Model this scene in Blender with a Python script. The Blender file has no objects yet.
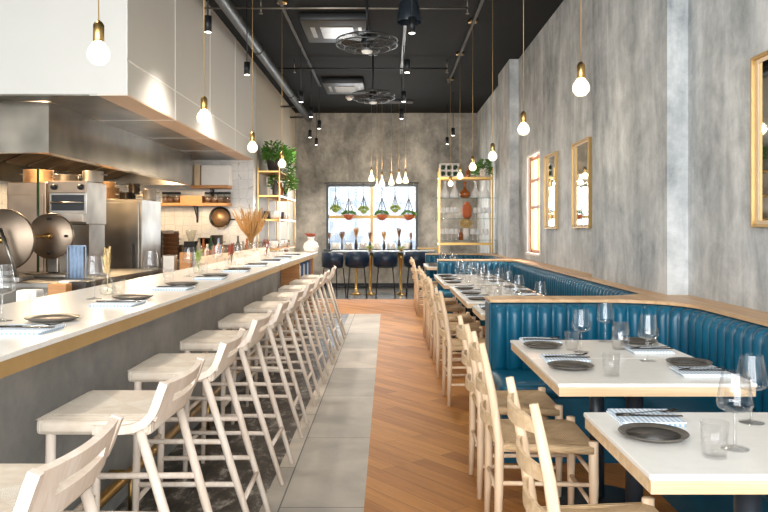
import bpy, bmesh, math, random
from mathutils import Vector, Matrix
random.seed(7)
S=bpy.context.scene; COL=S.collection
PI=math.pi; H=1.336; F=750.0; CEIL=3.965; BACK=17.0
def at(px,py,D): return ((px-388)*D/F, D, H-(py-229)*D/F)
ORD=['first','second','third','fourth','fifth','sixth','seventh','eighth','ninth','tenth','eleventh','twelfth']
# ------------------------------------------------------------------ materials
class NT:
    def __init__(s,name):
        s.m=bpy.data.materials.new(name); s.m.use_nodes=True; s.t=s.m.node_tree; s.t.nodes.clear()
        s.out=s.n('ShaderNodeOutputMaterial')
    def n(s,k,**kw):
        x=s.t.nodes.new(k)
        for a,b in kw.items(): setattr(x,a,b)
        return x
    def l(s,a,b): s.t.links.new(a,b)
    def val(s,sock,v):
        if hasattr(v,'is_linked') or hasattr(v,'links'): s.l(v,sock)
        else: sock.default_value=v
    def math(s,op,a,b=0.0,c=None):
        x=s.n('ShaderNodeMath',operation=op); s.val(x.inputs[0],a); s.val(x.inputs[1],b)
        if c is not None: s.val(x.inputs[2],c)
        return x.outputs[0]
    def mix(s,f,a,b,mode='MIX'):
        x=s.n('ShaderNodeMix',data_type='RGBA',blend_type=mode); s.val(x.inputs[0],f)
        for i,v in ((6,a),(7,b)):
            if isinstance(v,tuple): x.inputs[i].default_value=v if len(v)==4 else (*v,1)
            else: s.l(v,x.inputs[i])
        return x.outputs[2]
    def coord(s,scale=(1,1,1),rot=(0,0,0),world=False,loc=(0,0,0)):
        m=s.n('ShaderNodeMapping'); m.inputs['Scale'].default_value=scale; m.inputs['Rotation'].default_value=rot; m.inputs['Location'].default_value=loc
        if world: s.l(s.n('ShaderNodeNewGeometry').outputs['Position'],m.inputs[0])
        else: s.l(s.n('ShaderNodeTexCoord').outputs['Object'],m.inputs[0])
        return m.outputs[0]
    def noise(s,vec,scale=5,detail=4,rough=.6,dist=0):
        x=s.n('ShaderNodeTexNoise'); x.inputs['Scale'].default_value=scale; x.inputs['Detail'].default_value=detail
        x.inputs['Roughness'].default_value=rough; x.inputs['Distortion'].default_value=dist; s.l(vec,x.inputs['Vector']); return x.outputs['Fac']
    def ramp(s,f,stops):
        x=s.n('ShaderNodeValToRGB'); s.l(f,x.inputs[0]); e=x.color_ramp.elements
        while len(e)<len(stops): e.new(.5)
        for i,(p,c) in enumerate(stops): e[i].position=p; e[i].color=(*c,1) if len(c)==3 else c
        return x.outputs[0]
    def bump(s,h,d=.01,strength=.5):
        x=s.n('ShaderNodeBump'); x.inputs['Distance'].default_value=d; x.inputs['Strength'].default_value=strength; s.l(h,x.inputs['Height']); return x.outputs[0]
    def pbr(s,col,rough=.5,metal=0,normal=None,**kw):
        p=s.n('ShaderNodeBsdfPrincipled')
        if isinstance(col,tuple): p.inputs['Base Color'].default_value=(*col,1) if len(col)==3 else col
        else: s.l(col,p.inputs['Base Color'])
        s.val(p.inputs['Roughness'],rough); p.inputs['Metallic'].default_value=metal
        for k,v in kw.items(): p.inputs[k.replace('_',' ')].default_value=v
        if normal is not None: s.l(normal,p.inputs['Normal'])
        s.l(p.outputs[0],s.out.inputs[0]); return s.m
def srgb(r,g,b):
    f=lambda c:(c/255/12.92) if c/255<=.04045 else ((c/255+.055)/1.055)**2.4
    return (f(r),f(g),f(b))
MATS={}
def simple(name,c,rough=.5,metal=0,var=.12,scale=8,bump=.0,**kw):
    n=NT(name); v=n.coord(world=False); f=n.noise(v,scale)
    a=tuple(x*(1-var) for x in c); b=tuple(min(1,x*(1+var)) for x in c)
    col=n.ramp(f,[(.3,a),(.7,b)])
    MATS[name]=n.pbr(col,rough,metal,n.bump(f,.01,bump) if bump else None,**kw)
def wood(name,c1,c2,axis='x',rough=.45,scale=1.0,world=False):
    n=NT(name); sc={'x':(.9,14,14),'y':(14,.9,14),'z':(14,14,.9)}[axis]
    v=n.coord(tuple(k*scale for k in sc),world=world); f=n.noise(v,2.2,6,.65,.6)
    MATS[name]=n.pbr(n.ramp(f,[(.3,c1),(.7,c2)]),rough,0,n.bump(f,.002,.3))
def steel(name,c,rough=.28,sc=(1,1,60)):
    n=NT(name); f=n.noise(n.coord(sc),3,3,.6); g=n.noise(n.coord((1,1,1)),2.5,2)
    r=n.math('MULTIPLY_ADD',f,.08,rough-.04)
    MATS[name]=n.pbr(n.ramp(g,[(.3,tuple(x*.6 for x in c)),(.7,tuple(x*1.2 for x in c))]),r,1.0,n.bump(f,.001,.03))
simple('white_stone',srgb(238,234,226),.22,var=.03,scale=20)
simple('brass',srgb(196,160,98),.3,1,var=.06)
simple('brass_matte',srgb(194,160,104),.45,.6,var=.06)
simple('black_metal',srgb(38,40,43),.4,.4,var=.1)
simple('dark_column',srgb(46,54,62),.35,.3,var=.1)
simple('ceiling_paint',srgb(27,28,28),.8,var=.08,scale=3,Specular_IOR_Level=.15)
simple('cage_metal',srgb(96,98,98),.3,.9)
simple('duct_paint',srgb(46,47,48),.4,.1,var=.08)
simple('plaster',srgb(200,190,172),.6,var=.02,scale=2)
simple('white_panel',srgb(216,213,205),.4,var=.015,scale=2)
simple('seam',srgb(246,244,240),.5,var=.01)
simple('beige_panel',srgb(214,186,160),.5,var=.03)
simple('terracotta',srgb(196,104,62),.7,var=.12,scale=20)
simple('ceramic_white',srgb(240,236,230),.3,var=.03)
simple('ceramic_dark',srgb(64,60,56),.35,var=.25,scale=30,bump=.2)
simple('plate_rim',srgb(82,76,68),.4,var=.25,scale=30)
simple('leaf',srgb(92,138,56),.5,var=.5,scale=30)
simple('leaf_pale',srgb(156,172,88),.5,var=.4,scale=30)
simple('dried',srgb(188,146,92),.8,var=.3,scale=40)
simple('dried_brown',srgb(132,98,66),.8,var=.3,scale=40)
simple('dried_red',srgb(150,72,52),.8,var=.3,scale=40)
simple('straw',srgb(214,186,132),.8,var=.2,scale=40)
simple('navy_leather',srgb(18,42,66),.35,var=.15,scale=10)
simple('cardboard',srgb(218,196,166),.7,var=.05)
simple('towel',srgb(150,172,200),.85,var=.12,scale=20)
simple('cutlery',srgb(74,68,62),.25,.9,var=.1)
simple('mirror',(.6,.62,.63),.03,1,var=.01)
simple('amber',srgb(150,84,36),.2,var=.3)
simple('green_glass',srgb(40,66,44),.15,var=.2)
simple('menu_blue',srgb(74,104,142),.6,var=.1)
simple('menu_white',srgb(226,226,226),.6,var=.04)
simple('pot_metal',srgb(150,140,128),.3,.9,var=.15)
simple('pan_bottom',srgb(176,140,104),.4,.7,var=.35,scale=12)
simple('rope',srgb(90,82,74),.8,var=.1)
simple('facade',srgb(236,241,247),.7,var=.05)
simple('facade_dark',srgb(198,208,222),.7,var=.1)
simple('pavement',srgb(150,146,142),.8,var=.1)
simple('brown_box',srgb(120,84,56),.6,var=.2)
simple('shelf_wood_dark',srgb(94,66,46),.5,var=.2)
simple('window_steel',srgb(74,80,84),.4,.3,var=.06)
wood('stool_wood',srgb(222,202,182),srgb(242,230,216),'z',.5)
wood('oak_z',srgb(216,182,144),srgb(242,218,188),'z',.45)
wood('oak_x',srgb(204,170,128),srgb(236,208,170),'x',.45)
wood('ledge_wood',srgb(196,152,106),srgb(226,190,148),'y',.4,.6)
wood('shelf_wood',srgb(184,122,68),srgb(216,160,100),'x',.5)
wood('sash_wood',srgb(170,100,50),srgb(206,140,84),'z',.5)
steel('steel',(.25,.225,.19),.32); steel('steel_warm',(.27,.205,.15),.4,(60,1,1)); steel('steel_light',(.36,.335,.3),.4,(1,60,1)); steel('hood_steel',(.26,.235,.195),.22,(30,1,1))
def concrete(name,dark,mid,light,sc=(5,5,.55)):
    n=NT(name); v=n.coord((sc[0]*.28,sc[1]*.28,sc[2]*.7),world=True); a1=n.noise(v,1.1,8,.66,.5); a2=n.noise(n.coord((sc[0]*1.6,sc[1]*1.6,sc[2]),world=True),1.3,6,.6,.3)
    a=n.math('ADD',n.math('MULTIPLY',a1,.84),n.math('MULTIPLY',a2,.16)); b=n.noise(n.coord((1,1,1),world=True),3.2,8,.72,.3)
    c=n.noise(n.coord((.5,.5,.35),world=True,loc=(3,1,7)),1.0,3)
    f=n.math('ADD',n.math('MULTIPLY',a,.62),n.math('MULTIPLY',b,.38))
    base=n.ramp(f,[(.38,dark),(.5,mid),(.62,light)])
    col=n.mix(n.math('MULTIPLY',c,.5),base,srgb(168,150,128),'MULTIPLY')
    col=n.mix(.25,base,col)
    MATS[name]=n.pbr(col,.62,0,n.bump(b,.01,.35))
concrete('concrete_wall',srgb(128,134,138),srgb(186,190,191),srgb(230,232,232))
concrete('concrete_back',srgb(106,104,100),srgb(156,152,144),srgb(204,198,188),(3.6,3.6,.8))
concrete('concrete_bar',srgb(128,131,131),srgb(154,156,154),srgb(178,178,174),(2,2,1))
def floor_concrete():
    n=NT('floor_concrete'); a=n.noise(n.coord((1,1,1),world=True),2.2,7,.6,.5)
    br=n.n('ShaderNodeTexBrick'); n.l(n.coord((1,1,1),rot=(0,0,PI/2),world=True),br.inputs['Vector']); br.offset=.5
    for k,v in (('Scale',1.0),('Mortar Size',.004),('Brick Width',1.2),('Row Height',.52)): br.inputs[k].default_value=v
    br.inputs['Color1'].default_value=(*srgb(212,200,184),1); br.inputs['Color2'].default_value=(*srgb(180,172,160),1); br.inputs['Mortar'].default_value=(*srgb(120,116,110),1)
    col=n.mix(.8,br.outputs[0],n.ramp(a,[(.3,(.62,.62,.62)),(.7,(1,1,1))]),'MULTIPLY')
    MATS['floor_concrete']=n.pbr(col,.6,Specular_IOR_Level=.3)
def floor_stained():
    n=NT('floor_stained'); a=n.noise(n.coord((3,1.6,1),world=True),3.2,10,.78,.25)
    br=n.n('ShaderNodeTexBrick'); n.l(n.coord((1,1,1),rot=(0,0,PI/2),world=True),br.inputs['Vector'])
    for k,v in (('Scale',1.0),('Mortar Size',.004),('Brick Width',1.0),('Row Height',.5)): br.inputs[k].default_value=v
    br.inputs['Color1'].default_value=(1,1,1,1); br.inputs['Color2'].default_value=(.75,.75,.75,1); br.inputs['Mortar'].default_value=(.2,.2,.2,1)
    col=n.mix(1,n.ramp(a,[(.42,srgb(46,42,38)),(.52,srgb(84,78,70)),(.62,srgb(186,178,168))]),br.outputs[0],'MULTIPLY')
    MATS['floor_stained']=n.pbr(col,.4)
def floor_wood():
    n=NT('floor_wood'); v=n.coord((1,1,1),rot=(0,0,math.radians(52)),world=True)
    br=n.n('ShaderNodeTexBrick'); n.l(v,br.inputs['Vector']); br.offset=.37
    for k,x in (('Scale',1.0),('Mortar Size',.0012),('Brick Width',1.1),('Row Height',.11),('Bias',-.1)): br.inputs[k].default_value=x
    br.inputs['Color1'].default_value=(*srgb(198,138,72),1); br.inputs['Color2'].default_value=(*srgb(160,104,52),1); br.inputs['Mortar'].default_value=(*srgb(92,60,34),1)
    m=n.n('ShaderNodeMapping'); m.inputs['Scale'].default_value=(1,12,1); n.l(v,m.inputs[0])
    g=n.noise(m.outputs[0],2.0,6,.65,.8)
    col=n.mix(.85,br.outputs[0],n.ramp(g,[(.3,(.66,.62,.56)),(.7,(1,1,1))]),'MULTIPLY')
    MATS['floor_wood']=n.pbr(col,.55,0,n.bump(g,.002,.2),Specular_IOR_Level=.3)
def floor_dark():
    n=NT('floor_dark'); a=n.noise(n.coord(world=True),2,4)
    MATS['floor_dark']=n.pbr(n.ramp(a,[(.3,srgb(82,82,80)),(.7,srgb(112,110,106))]),.25)
floor_concrete(); floor_stained(); floor_wood(); floor_dark()
def tile():
    n=NT('hex_tile'); v=n.n('ShaderNodeTexVoronoi',feature='DISTANCE_TO_EDGE'); n.l(n.coord((1,1,1),world=True),v.inputs['Vector']); v.inputs['Scale'].default_value=7; v.inputs['Randomness'].default_value=.35
    a=n.noise(n.coord(world=True),4,3)
    base=n.ramp(a,[(.3,srgb(204,202,198)),(.7,srgb(228,226,222))])
    col=n.mix(n.math('LESS_THAN',v.outputs['Distance'],.018),base,srgb(186,182,176))
    MATS['hex_tile']=n.pbr(col,.3)
tile()
def leather():
    n=NT('teal_leather'); a=n.noise(n.coord(world=True),4,5); b=n.noise(n.coord(world=True),90,3)
    MATS['teal_leather']=n.pbr(n.ramp(a,[(.3,srgb(2,70,96)),(.7,srgb(9,97,125))]),.34,0,n.bump(b,.002,.15))
leather()
def rush(name,c1,c2):
    n=NT(name); tc=n.n('ShaderNodeTexCoord'); sp=n.n('ShaderNodeSeparateXYZ'); n.l(tc.outputs['Object'],sp.inputs[0])
    x,y=sp.outputs[0],sp.outputs[1]
    sel=n.math('GREATER_THAN',n.math('ABSOLUTE',x),n.math('MULTIPLY',n.math('ABSOLUTE',y),.9))
    # strands run parallel to the nearest seat edge
    co=n.math('ADD',n.math('MULTIPLY',sel,x),n.math('MULTIPLY',n.math('SUBTRACT',1.0,sel),y))
    st=n.math('ABSOLUTE',n.math('SINE',n.math('MULTIPLY',co,420.0)))
    nz=n.noise(n.coord(),14,4); tone=n.math('ADD',n.math('MULTIPLY',nz,.8),n.math('MULTIPLY',sel,.22))
    col=n.mix(n.math('MULTIPLY',st,.6),n.ramp(tone,[(.25,c1),(.8,c2)]),n.ramp(tone,[(.25,tuple(k*1.25 for k in c1)),(.8,tuple(min(1,k*1.12) for k in c2))]))
    MATS[name]=n.pbr(col,.75,0,n.bump(st,.004,.6))
rush('rush_pale',srgb(216,200,180),srgb(248,238,224)); rush('rush_tan',srgb(176,146,108),srgb(216,188,148))
def gingham():
    n=NT('gingham'); tc=n.n('ShaderNodeTexCoord'); sp=n.n('ShaderNodeSeparateXYZ'); n.l(tc.outputs['Object'],sp.inputs[0])
    a=n.math('GREATER_THAN',n.math('SINE',n.math('MULTIPLY',sp.outputs[0],420.0)),0.0); b=n.math('GREATER_THAN',n.math('SINE',n.math('MULTIPLY',sp.outputs[1],420.0)),0.0)
    f=n.math('MULTIPLY',n.math('ADD',a,b),.5)
    MATS['gingham']=n.pbr(n.ramp(f,[(.2,srgb(244,246,247)),(.5,srgb(202,216,228)),(.95,srgb(136,164,190))]),.85)
gingham()
def glassy(name,tint=(1,1,1),amt=.14,base=.05,glint=0):
    n=NT(name); tr=n.n('ShaderNodeBsdfTransparent'); tr.inputs[0].default_value=(*tint,1)
    gl=n.n('ShaderNodeBsdfGlossy'); gl.inputs['Roughness'].default_value=.03
    lw=n.n('ShaderNodeLayerWeight'); lw.inputs[0].default_value=.35
    f=n.math('MULTIPLY_ADD',lw.outputs['Facing'],amt*3,base)
    mx=n.n('ShaderNodeMixShader'); n.l(f,mx.inputs[0]); n.l(tr.outputs[0],mx.inputs[1]); n.l(gl.outputs[0],mx.inputs[2]); 
    o=mx.outputs[0]
    if glint:
        d=n.n('ShaderNodeBsdfDiffuse'); d.inputs[0].default_value=(.95,.95,.95,1); m2=n.n('ShaderNodeMixShader'); m2.inputs[0].default_value=glint; n.l(o,m2.inputs[1]); n.l(d.outputs[0],m2.inputs[2]); o=m2.outputs[0]  # white diffuse mixed in stands for highlights the glass catches
    n.l(o,n.out.inputs[0]); MATS[name]=n.m
glassy('tumbler_glass',(1,1,1),.09,.02)
glassy('rack_glass',(1,1,1),.2,.12,.5)
glassy('glass',(1,1,1),.16,.06); glassy('pane',(.97,.99,1),.03,.03); glassy('smoke_glass',(.92,.93,.9),.16,.06); glassy('shelf_glass',(.75,.86,.82),.1,.1)
def emis(name,c,s,mixf=1.0):
    n=NT(name); e=n.n('ShaderNodeEmission'); e.inputs[0].default_value=(*c,1); e.inputs[1].default_value=s
    if mixf<1:
        t=n.n('ShaderNodeBsdfTransparent'); m=n.n('ShaderNodeMixShader'); m.inputs[0].default_value=mixf
        n.l(t.outputs[0],m.inputs[1]); n.l(e.outputs[0],m.inputs[2]); n.l(m.outputs[0],n.out.inputs[0])
    else: n.l(e.outputs[0],n.out.inputs[0])
    MATS[name]=n.m
emis('bulb_glow',(1,.84,.56),2.2,.5); emis('filament',(1,.8,.5),30); emis('spot_lens',(1,.93,.8),6)
# ------------------------------------------------------------------ mesh builder
class MB:
    def __init__(s): s.v=[]; s.f=[]; s.mi=[]; s.cur=0; s.sm=[]
    def add(s,vs,fs,smooth=False):
        o=len(s.v); s.v+= [tuple(v) for v in vs]
        for f in fs: s.f.append([i+o for i in f]); s.mi.append(s.cur); s.sm.append(smooth)
        return s
    def box(s,x0,x1,y0,y1,z0,z1,bev=0,M=None,seg=2):
        bm=bmesh.new(); bmesh.ops.create_cube(bm,size=1)
        for v in bm.verts: v.co=Vector(((x0+x1)/2+v.co.x*(x1-x0),(y0+y1)/2+v.co.y*(y1-y0),(z0+z1)/2+v.co.z*(z1-z0)))
        if bev:
            bev=min(bev,abs(x1-x0)*.45,abs(y1-y0)*.45,abs(z1-z0)*.45)
            bmesh.ops.bevel(bm,geom=list(bm.edges),offset=bev,segments=seg,affect='EDGES',profile=.5)
        if M is not None: bmesh.ops.transform(bm,matrix=M,verts=bm.verts)
        bm.verts.index_update(); s.add([v.co for v in bm.verts],[[v.index for v in f.verts] for f in bm.faces],bev>0.012); bm.free(); return s
    def ring(s,c,t,r,n,up=None,rx=None):
        t=t.normalized(); a=Vector((0,0,1)) if abs(t.z)<.9 else Vector((1,0,0))
        if up is not None: a=up
        u=t.cross(a).normalized(); w=t.cross(u)
        return [c+u*math.cos(2*PI*i/n)*r+w*math.sin(2*PI*i/n)*(r if rx is None else rx) for i in range(n)]
    def path(s,pts,r,n=8,closed=False,caps=True,flat=None):
        P=[Vector(p) for p in pts]; m=len(P); vs=[]; fs=[]
        R=r if isinstance(r,(list,tuple)) else [r]*m
        up=None
        for i in range(m):
            if closed: t=P[(i+1)%m]-P[i-1]
            else: t=(P[min(i+1,m-1)]-P[max(i-1,0)])
            t=t.normalized()
            if up is None:
                up=Vector((0,0,1)) if abs(t.z)<.9 else Vector((1,0,0))
            u=t.cross(up).normalized(); w=u.cross(t).normalized(); up=w
            k=R[i]
            for j in range(n):
                a=2*PI*j/n; vs.append(P[i]+u*math.cos(a)*k+w*math.sin(a)*k*(flat or 1))
        for i in range(m if closed else m-1):
            for j in range(n):
                a=i*n+j; b=i*n+(j+1)%n; c=((i+1)%m)*n+(j+1)%n; d=((i+1)%m)*n+j; fs.append([a,b,c,d])
        if caps and not closed: fs.append(list(range(n))[::-1]); fs.append([ (m-1)*n+j for j in range(n)])
        return s.add(vs,fs,True)
    def tube(s,a,b,r0,r1=None,n=10): return s.path([a,b],[r0,r0 if r1 is None else r1],n)
    def lathe(s,prof,c=(0,0,0),n=20,M=None,caps=True):
        vs=[];fs=[];m=len(prof)
        for r,z in prof:
            for j in range(n): 
                p=Vector((r*math.cos(2*PI*j/n),r*math.sin(2*PI*j/n),z))
                if M is not None: p=M@p
                vs.append(p+Vector(c))
        for i in range(m-1):
            for j in range(n): fs.append([i*n+j,i*n+(j+1)%n,(i+1)*n+(j+1)%n,(i+1)*n+j])
        if caps: fs.append(list(range(n))[::-1]); fs.append([(m-1)*n+j for j in range(n)])
        return s.add(vs,fs,True)
    def prism(s,poly,z0,z1):
        n=len(poly); vs=[(x,y,z0) for x,y in poly]+[(x,y,z1) for x,y in poly]
        fs=[list(range(n))[::-1],[n+i for i in range(n)]]+[[i,(i+1)%n,n+(i+1)%n,n+i] for i in range(n)]
        return s.add(vs,fs)
    def sweep(s,pts,w,h):   # flat bar: w across Y, h thick, path in XZ
        P=[Vector(p) for p in pts]; vs=[];fs=[];m=len(P)
        for i in range(m):
            t=(P[min(i+1,m-1)]-P[max(i-1,0)]).normalized(); nn=Vector((-t.z,0,t.x)); y=Vector((0,1,0))
            for a,b in ((-1,-1),(1,-1),(1,1),(-1,1)): vs.append(P[i]+y*a*w/2+nn*b*h/2)
        for i in range(m-1):
            for j in range(4): fs.append([i*4+j,i*4+(j+1)%4,(i+1)*4+(j+1)%4,(i+1)*4+j])
        fs.append([3,2,1,0]); fs.append([(m-1)*4+j for j in range(4)])
        return s.add(vs,fs)
    def blade(s,p,d,l,w):  # leaf with a folded midrib
        d=Vector(d).normalized(); a=Vector((random.uniform(-1,1),random.uniform(-1,1),random.uniform(-.2,1))); u=d.cross(a).normalized(); nn=u.cross(d)
        p=Vector(p); q=p+d*l
        return s.add([p,p+d*l*.45+u*w/2+nn*w*.15,q-nn*w*.2,p+d*l*.45-u*w/2+nn*w*.15],[[0,1,2],[0,2,3]],False)
    def build(s,name,mats,parent=None,shade=True):
        me=bpy.data.meshes.new(name); me.from_pydata([tuple(v) for v in s.v],[],s.f)
        for m in (mats if isinstance(mats,(list,tuple)) else [mats]): me.materials.append(MATS[m])
        me.polygons.foreach_set('material_index',s.mi); me.polygons.foreach_set('use_smooth',s.sm)
        bm=bmesh.new(); bm.from_mesh(me); bmesh.ops.recalc_face_normals(bm,faces=bm.faces); bm.to_mesh(me); bm.free()
        me.update(); o=bpy.data.objects.new(name,me); COL.objects.link(o)
        if parent is not None: o.parent=parent
        return o
def tag(o,label=None,cat=None,group=None,kind=None):
    if label: o['label']=label
    if cat: o['category']=cat
    if group: o['group']=group
    if kind: o['kind']=kind
    return o
def thing(name,label,cat,loc=(0,0,0),rz=0,group=None):
    o=bpy.data.objects.new(name,None); COL.objects.link(o); o.location=loc; o.rotation_euler=(0,0,rz); o.empty_display_size=.05
    return tag(o,label,cat,group)
def struct(mb,name,mats): return tag(mb.build(name,mats),kind='structure')
def solo(mb,name,mats,label,cat,loc=(0,0,0),group=None,rz=0):
    o=mb.build(name,mats); o.location=loc; o.rotation_euler=(0,0,rz); return tag(o,label,cat,group)
KIDS={}
def copytree(o,parent=None,loc=None,rz=None,label=None):
    c=o.copy(); COL.objects.link(c)
    if parent is not None: c.parent=parent
    if loc is not None: c.location=loc
    if rz is not None: c.rotation_euler=(0,0,rz)
    if label: c['label']=label
    for ch in [k for k in PROTO.get(o.name,[])]: copytree(ch,c)
    return c
PROTO={}
def freeze(o):      # remember the children so that copies are quick
    ks=[k for k in bpy.data.objects if k.parent==o]; PROTO[o.name]=ks
    for k in ks: freeze(k)
    return o
class Kind:         # first use places the prototype itself, later uses copy it
    def __init__(s,maker): s.maker=maker; s.p=None
    def put(s,loc,rz,label,group=None,scale=None):
        scale=scale or 1
        if s.p is None: s.p=s.maker(); freeze(s.p); o=s.p; o.location=loc; o.rotation_euler=(0,0,rz); o['label']=label
        else: o=copytree(s.p,None,loc,rz,label)
        if group: o['group']=group
        if scale: o.scale=(scale,)*3
        return o
# ------------------------------------------------------------------ setting
SX=-2.1; SZ=2.41; WR=2.02; KL=-5.2; FY=-2.2
m=MB(); m.cur=0; m.box(-.115,2.3,FY,14.3,-.1,0); m.box(KL,-.115,11.8,14.3,-.1,0)
m.cur=1; m.box(-.61,-.115,FY,11.8,-.1,0); m.cur=2; m.box(KL,-.61,FY,11.8,-.1,0); m.cur=3; m.box(KL,2.3,14.3,BACK+.2,-.1,0)
struct(m,'floor',['floor_wood','floor_concrete','floor_stained','floor_dark'])
struct(MB().box(KL-.2,2.3,FY,BACK+.2,CEIL,CEIL+.15),'ceiling','ceiling_paint')
# right wall with window hole and two pilasters
W0,W1,WZ0,WZ1=9.95,10.9,.97,2.4
m=MB(); m.box(WR,2.3,FY,W0,0,CEIL); m.box(WR,2.3,W1,BACK+.2,0,CEIL); m.box(WR,2.3,W0,W1,0,WZ0); m.box(WR,2.3,W0,W1,WZ1,CEIL)
m.box(1.88,WR,5.05,6.9,0,CEIL); m.box(1.88,WR,11.6,12.8,0,CEIL)
struct(m,'wall_right','concrete_wall')
BX0,BX1,BZ0,BZ1=-1.396,.675,.88,2.345
m=MB(); m.box(KL-.2,BX0,BACK,BACK+.2,0,CEIL); m.box(BX1,WR,BACK,BACK+.2,0,CEIL); m.box(BX0,BX1,BACK,BACK+.2,0,BZ0); m.box(BX0,BX1,BACK,BACK+.2,BZ1,CEIL)
struct(m,'wall_back','concrete_back')
struct(MB().box(SX,WR,BACK-.02,BACK,0,.11),'baseboard_back','black_metal')
struct(MB().box(SX-.2,SX,11.9,BACK,0,CEIL),'wall_left','plaster')
struct(MB().box(KL,SX,11.7,11.9,0,CEIL),'wall_kitchen_end','hex_tile')
struct(MB().box(KL-.2,KL,FY,BACK,0,CEIL),'wall_kitchen_side','hex_tile')
# soffit over the kitchen
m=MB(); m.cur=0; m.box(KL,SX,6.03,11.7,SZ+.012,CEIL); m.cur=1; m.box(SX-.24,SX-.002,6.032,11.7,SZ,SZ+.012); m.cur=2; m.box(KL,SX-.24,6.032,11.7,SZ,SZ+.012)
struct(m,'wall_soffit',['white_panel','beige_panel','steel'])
m=MB()
for D in (7.4,8.85,10.3): m.box(SX,SX+.004,D-.006,D+.006,SZ,CEIL)
m.box(SX,SX+.004,6.03,11.7,2.695,2.705); m.box(SX-.3,SX+.004,6.026,6.03,SZ,SZ+.006); m.box(SX,SX+.004,6.03,6.045,SZ,CEIL)
for D in (7.4,8.85,10.3): m.box(SX-.75,SX,D-.005,D+.005,SZ-.003,SZ)
struct(m,'trim_1','seam')
# storefront behind the camera
m=MB(); m.box(KL,2.3,FY-.15,FY,0,.35); m.box(KL,2.3,FY-.15,FY,3.7,CEIL)
for x in (KL,-3.4,-1.6,.3,1.95): m.box(x,x+.09,FY-.12,FY-.02,.35,3.7)
m.box(KL,2.3,FY-.1,FY-.04,2.55,2.63); struct(m,'window_3','window_steel')
# window in back wall
m=MB(); y0,y1=BACK-.03,BACK+.06; t=.055
m.cur=0; m.box(BX0,BX0+t,y0,y1,BZ0,BZ1); m.box(BX1-t,BX1,y0,y1,BZ0,BZ1); m.box(BX0+t,BX1-t,y0,y1,BZ1-t,BZ1); m.box(BX0-.05,BX1+.05,BACK-.16,y1,BZ0-.04,BZ0)
m.cur=1; m.box(-.4,-.34,BACK,BACK+.05,BZ0,BZ1-t); m.box(BX0+t,-.4,BACK,BACK+.05,1.575,1.645); m.box(-.34,BX1-t,BACK,BACK+.05,1.575,1.645)
w=struct(m,'window_1',['window_steel','brass_matte'])
MB().box(BX0+t,BX1-t,BACK+.052,BACK+.058,BZ0,BZ1-t).build('pane','pane',w)
# window in right wall : pale reveal, wooden sash
m=MB(); m.cur=0; r=.004
m.box(WR-.004,2.12,W1-.03,W1,WZ0,WZ1); m.box(WR-.004,2.12,W0,W0+.03,WZ0,WZ1); m.box(WR-.004,2.12,W0+.03,W1-.03,WZ1-.03,WZ1); m.box(WR-.03,2.12,W0+.03,W1-.03,WZ0,WZ0+.03)
m.cur=1
for a,b in ((W1-.11,W1-.03),(W0+.03,W0+.11)): m.box(2.06,2.11,a,b,WZ0+.03,WZ1-.03)
for z in (WZ0+.03,1.62,2.0,WZ1-.09): m.box(2.07,2.10,W0+.11,W1-.11,z,z+.045)
m.box(2.07,2.1,W0+.44,W0+.47,WZ0+.03,WZ1-.03)
w=struct(m,'window_2',['white_panel','sash_wood']); MB().box(2.082,2.088,W0+.11,W1-.11,WZ0+.06,WZ1-.06).build('pane','pane',w)
# street outside
m=MB(); m.cur=0; m.box(-6,5,22,22.4,0,7)
m.cur=1
for x in (-2.4,-1.55,-1.0,-.35,.35,1.1): m.box(x,x+.3,21.85,22,0,7)
m.box(-6,5,21.8,22,.0,1.0)
solo(m,'building',['facade','facade_dark'],'pale blue building across the street seen through the back window','building')
struct(MB().box(-8,8,BACK+.2,30,-.15,-.05),'floor_outside','pavement')
# ------------------------------------------------------------------ kitchen hood
hd=thing('range_hood','long brushed steel range hood under the white soffit above the kitchen','hood',(0,0,0))
hx0,hx1,hy0,hy1,hz=KL+.05,-2.85,6.3,10.9,1.977
m=MB(); m.box(hx1-.02,hx1,hy0,hy1,hz,SZ-.003); m.box(hx0,hx1-.02,hy0,hy0+.02,hz,SZ-.003); m.box(hx0,hx1-.02,hy1-.02,hy1,hz,SZ-.003); m.box(hx0,hx0+.02,hy0+.02,hy1-.02,hz,SZ-.003)
m.box(hx1-.1,hx1-.02,hy0+.02,hy1-.02,hz,hz+.012); m.box(hx0+.02,hx1-.1,hy0+.02,hy0+.08,hz,hz+.012)
m.build('housing','hood_steel',hd)
m=MB()
for k in range(9):
    y=hy0+.12+k*.5; m.add([(hx1-.35,y,2.38),(hx1-.35,y+.44,2.38),(hx1-1.2,y+.44,2.05),(hx1-1.2,y,2.05)],[[0,1,2,3]])
    for q in range(7):
        yy=y+.03+q*.06; m.path([(hx1-.36,yy,2.365),(hx1-1.19,yy,2.04)],.008,4)
m.build('baffle_filter','steel_warm',hd)
for D in (7.2,8.6,10.0):  # glowing lamps and point lights added under the hood to warm the kitchen
    MB().lathe([(.05,0),(.06,.05),(.03,.08)],(-3.3,D,2.2),16).build('lamp','spot_lens',hd)
    l=bpy.data.lights.new('hood_warm_fill','POINT'); l.energy=55; l.color=(1,.72,.42); l.shadow_soft_size=.05; o=bpy.data.objects.new('hood_warm_fill',l); COL.objects.link(o); o.location=(-3.3,D,2.14)
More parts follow.
